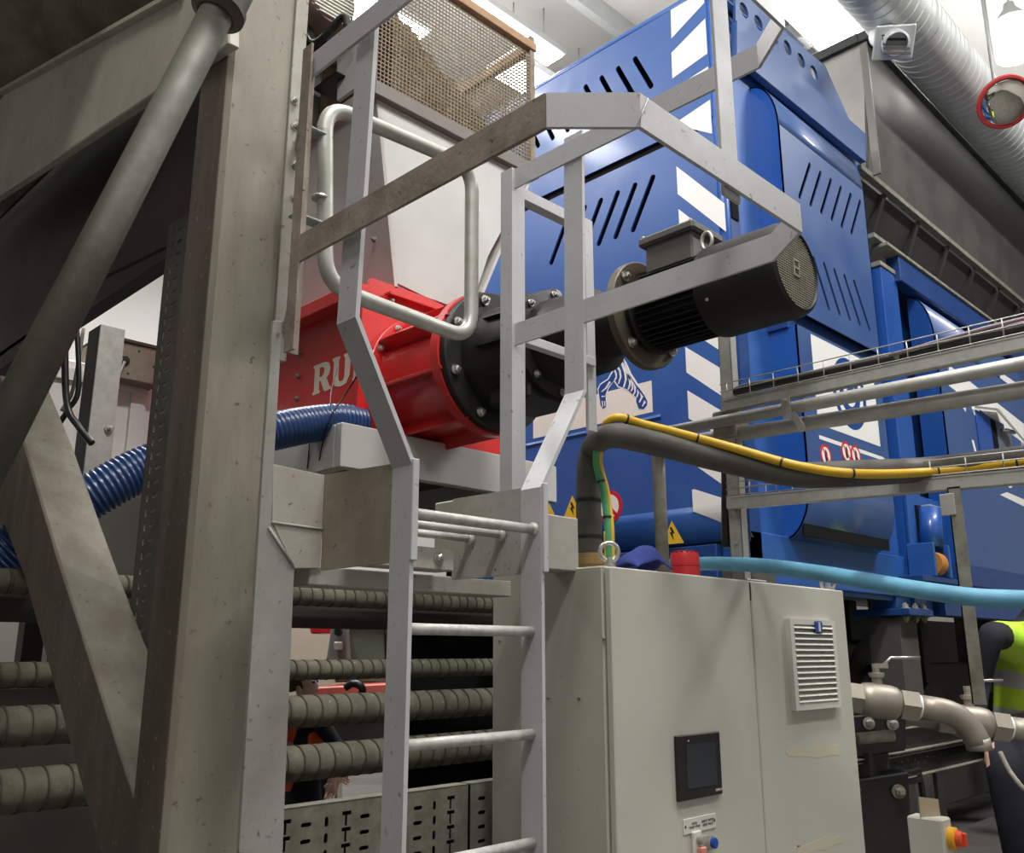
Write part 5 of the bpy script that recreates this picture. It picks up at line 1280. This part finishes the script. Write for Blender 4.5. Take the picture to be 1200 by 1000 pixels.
# cream panel standing behind
t = thing('cream_panel', 'cream painted wall panel behind the worker and red loader', 'panel', at(360, 800, 9.2))
pp = [at(a, b, 9.2) for a, b in ((250, 690), (400, 690), (400, 980), (250, 980))]
part('panel_sheet', prism(pp, FH * .06, None, .005), mat('cream_wall', (.58, .50, .40), .7, 0, (.5, .43, .33), .5, 1.5), t)
part('red_trim', prism([at(a, b, 9.15) for a, b in ((331, 850), (343, 850), (343, 905), (331, 905))], FH * .05), RED, t)
part('white_trim', prism([at(a, b, 9.15) for a, b in ((-20, 722), (36, 722), (36, 770), (-20, 770))], FH * .05), CLAD, t)
t = thing('white_crate', 'pale box shape behind the pipes at the far left', 'crate', at(30, 800, 7))
part('crate_side', prism([at(a, b, 7) for a, b in ((-30, 722), (28, 722), (28, 790), (-30, 790))], FH * .5, None, .01), VENT, t)
part('crate_end', prism([at(a, b, 7) for a, b in ((28, 722), (62, 722), (62, 790), (28, 790))], FH * .4 + RT * .05, None, .01), CHUTER, t)
part('crate_stand', prism([at(a, b, 7.1) for a, b in ((-30, 792), (60, 792), (60, 1000), (-30, 1000))], FH * .3, None, .01), DARKFR, t)
# ================================================================== PEOPLE
def skin_mesh(verts, edges, levels=2):
    """grow a body from joints: verts = [(pos, radius)]; the first vertex is the root"""
    me = bpy.data.meshes.new('tmp'); me.from_pydata([tuple(v[0]) for v in verts], edges, []); me.update()
    o = bpy.data.objects.new('tmp', me); COL.objects.link(o)
    o.modifiers.new('skin', 'SKIN'); s = o.modifiers.new('sub', 'SUBSURF'); s.levels = levels; s.render_levels = levels
    for i, v in enumerate(verts):
        r = v[1]; me.skin_vertices[0].data[i].radius = (r, r) if not isinstance(r, tuple) else r
        me.skin_vertices[0].data[i].use_root = (i == 0)
    bpy.context.view_layer.update()
    dg = bpy.context.evaluated_depsgraph_get()
    m2 = bpy.data.meshes.new_from_object(o.evaluated_get(dg)); bpy.data.objects.remove(o); bpy.data.meshes.remove(me)
    bm = B(); bm.from_mesh(m2); bpy.data.meshes.remove(m2)
    for f in bm.faces: f.smooth = True
    return bm
def seg_d(p, a, b):
    ab = b - a; k = max(0, min(1, (p - a).dot(ab) / max(1e-9, ab.length_squared))); return (p - a - ab * k).length
def person(label, J, face, vest_m, sleeve_m, leg_m, hair, group=None):
    """J: joint positions; builds one continuous body plus vest, hair, eyes, ears"""
    t = thing('person', label, 'person', (J['pelvis'].x, J['pelvis'].y, min(J['toe_l'].z, J['toe_r'].z) - .03), group)
    names = ['pelvis', 'waist', 'chest', 'neck', 'chin', 'head', 'crown']
    rad = dict(pelvis=.15, waist=.135, chest=.155, neck=.058, chin=.068, head=.092, crown=.07)
    vs = [(J[n], rad[n]) for n in names]; ed = [(i, i + 1) for i in range(6)]
    tags = []
    def add(p, r, par): vs.append((p, r)); ed.append((par, len(vs) - 1)); return len(vs) - 1
    for s in 'lr':
        i = add(J['shoulder_' + s], .068, 2); i = add(J['elbow_' + s], .048, i); i = add(J['wrist_' + s], .033, i)
        w = J['wrist_' + s]; hd = J['hand_' + s] - w; hl = hd.normalized(); palm = w + hl * .07
        i = add(palm, (.036, .022), i)
        side = J.get('palm_' + s, hl.cross(FH)).normalized()
        nrm = hl.cross(side).normalized()
        for k, (off, ln) in enumerate(((-.030, .066), (-.010, .075), (.010, .072), (.029, .056))):
            b0 = palm + side * off * .9 + hl * .025
            j = add(b0, .0095, i); j = add(b0 + hl * ln * .5 + nrm * .012, .0085, j); add(b0 + hl * ln * .85 + nrm * .036, .0075, j)
        j = add(w + hl * .035 - side * .038, .011, i); add(w + hl * .075 - side * .058 + nrm * .012, .009, j)
        i = add(J['hip_' + s], .098, 0); i = add(J['knee_' + s], .064, i); i = add(J['ankle_' + s], .044, i); add(J['toe_' + s], .04, i)
    up = (J['crown'] - J['chin']).normalized(); face = V(face); face = (face - up * face.dot(up)).normalized(); lat = face.cross(up)
    hc = J['head']
    add(hc + face * .098 - up * .018, .013, 5)                       # nose
    bm = skin_mesh(vs, ed)
    bones = {'skin': [('neck', 'chin'), ('chin', 'head'), ('head', 'crown')], 'torso': [('pelvis', 'waist'), ('waist', 'chest'), ('chest', 'neck')], 'sleeve': [], 'leg': [], 'boot': []}
    for s in 'lr':
        bones['sleeve'] += [('chest', 'shoulder_' + s), ('shoulder_' + s, 'elbow_' + s), ('elbow_' + s, 'wrist_' + s)]
        bones['skin'] += [('wrist_' + s, 'hand_' + s)]; bones['leg'] += [('hip_' + s, 'knee_' + s), ('knee_' + s, 'ankle_' + s), ('pelvis', 'hip_' + s)]; bones['boot'] += [('ankle_' + s, 'toe_' + s)]
    order = ['skin', 'torso', 'sleeve', 'leg', 'boot']
    for f in bm.faces:
        p = f.calc_center_median()
        best = min((seg_d(p, J[a], J[b]) - (.02 if g == 'skin' and b.startswith('hand') else 0), order.index(g)) for g in order for a, b in bones[g])
        f.material_index = best[1]
    o = part('body', bm, SKIN, t)
    for m in (sleeve_m, sleeve_m, leg_m, BLACKS): o.data.materials.append(m)
    # vest: an open sleeveless shell around the torso
    vv = [(J['pelvis'] - (J['waist'] - J['pelvis']).normalized() * .06, .165), (J['waist'], .158), (J['chest'], .178), (J['chest'].lerp(J['neck'], .45), .13)]
    ve = [(0, 1), (1, 2), (2, 3)]
    for s in 'lr': vv.append((J['chest'].lerp(J['shoulder_' + s], .85), .088)); ve.append((2, len(vv) - 1))
    bm = skin_mesh(vv, ve); ax0 = vv[0][0]; axd = (J['chest'] - ax0)
    for f in bm.faces:
        k = (f.calc_center_median() - ax0).dot(axd) / axd.length_squared
        f.material_index = 1 if (.28 < k < .42 or .62 < k < .74) else 0
    o = part('vest', bm, vest_m, t); o.data.materials.append(REFL)
    # hair cap, ears, eyes, mouth
    bm = B(); bmesh.ops.create_uvsphere(bm, u_segments=20, v_segments=12, radius=1)
    R = Matrix((lat, face, up)).transposed().to_4x4()
    bm.transform(Matrix.Translation(hc + up * .035 - face * .012) @ R @ Matrix.Diagonal((.098, .112, .105, 1)))
    cut = [v for v in bm.verts if (v.co - hc).dot(face) > .045 and (v.co - hc).dot(up) < .06 or (v.co - hc).dot(up) < -.03]
    bmesh.ops.delete(bm, geom=cut, context='VERTS')
    for f in bm.faces: f.smooth = True
    part('hair', bm, hair, t)
    for s in (-1, 1):
        bm = B(); bmesh.ops.create_uvsphere(bm, u_segments=10, v_segments=8, radius=1)
        bm.transform(Matrix.Translation(hc + lat * s * .092 - up * .02 - face * .01) @ R @ Matrix.Diagonal((.012, .02, .032, 1))); part('ear', bm, SKIN, t)
        bm = B(); bmesh.ops.create_uvsphere(bm, u_segments=10, v_segments=8, radius=.011)
        bm.transform(Matrix.Translation(hc + lat * s * .034 + face * .083 + up * .008)); part('eye', bm, BLACKS, t)
    bm = B(); q_box(bm, hc + face * .088 - up * .052, .04, .012, .008, R.to_3x3()); part('mouth', bm, mat('lips', (.45, .2, .17), .5), t)
    return t
# worker in orange behind the pipes, leaning forward to the right
D = 6.6
def j(a, b, d=D): return at(a, b, d)
J = dict(pelvis=j(352, 925), waist=j(353, 890), chest=j(357, 850), neck=j(356, 826), chin=j(359, 815), head=j(357, 804), crown=j(354, 791),
         shoulder_l=j(372, 842, D - .15), elbow_l=j(398, 880, D - .2), wrist_l=j(394, 914, D - .3), hand_l=j(387, 934, D - .36),
         shoulder_r=j(344, 842, D + .15), elbow_r=j(350, 885, D + .2), wrist_r=j(388, 905, D + .2), hand_r=j(404, 912, D + .18),
         hip_l=j(360, 935, D - .08), hip_r=j(346, 935, D + .08))
for s, dx in (('l', .10), ('r', -.10)):
    h = J['hip_' + s]; g_z = 0.0
    J['knee_' + s] = V((h.x, h.y, .42)) + RT * (dx * .3 + .06); J['ankle_' + s] = V((h.x, h.y, .09)) + RT * dx * .3; J['toe_' + s] = J['ankle_' + s] + RT * .16 - UP * .045
person('person in orange vest and navy jacket bending behind the dusty pipes', J, RT - FH * .15 - UP * .15, ORANGE, NAVYC, NAVYC, HAIR)
# worker in yellow vest at the right edge, half hidden by the frame
D = 4.7
J = dict(pelvis=j(1190, 880), waist=j(1192, 825), chest=j(1196, 757), neck=j(1211, 716), chin=j(1218, 706), head=j(1224, 690), crown=j(1229, 668),
         shoulder_l=j(1162, 742, D + .16), elbow_l=j(1150, 800, D + .24), wrist_l=j(1146, 852, D + .12), hand_l=j(1143, 876, D + .02),
         shoulder_r=j(1254, 738, D + .05), elbow_r=j(1268, 800, D), wrist_r=j(1256, 850, D - .2), hand_r=j(1248, 872, D - .26),
         hip_l=j(1176, 890, D), hip_r=j(1206, 890, D))
for s in 'lr':
    h = J['hip_' + s]; J['knee_' + s] = V((h.x, h.y, .50)) - FH * .04; J['ankle_' + s] = V((h.x, h.y, .10)); J['toe_' + s] = J['ankle_' + s] + (RT * .8 + FH * .4).normalized() * .16 - UP * .05
person('person in a bright yellow vest with dark sleeves at the right edge', J, RT * .9 + FH * .3 - UP * .1, HIVIS, NAVYC, NAVYC, HAIR)
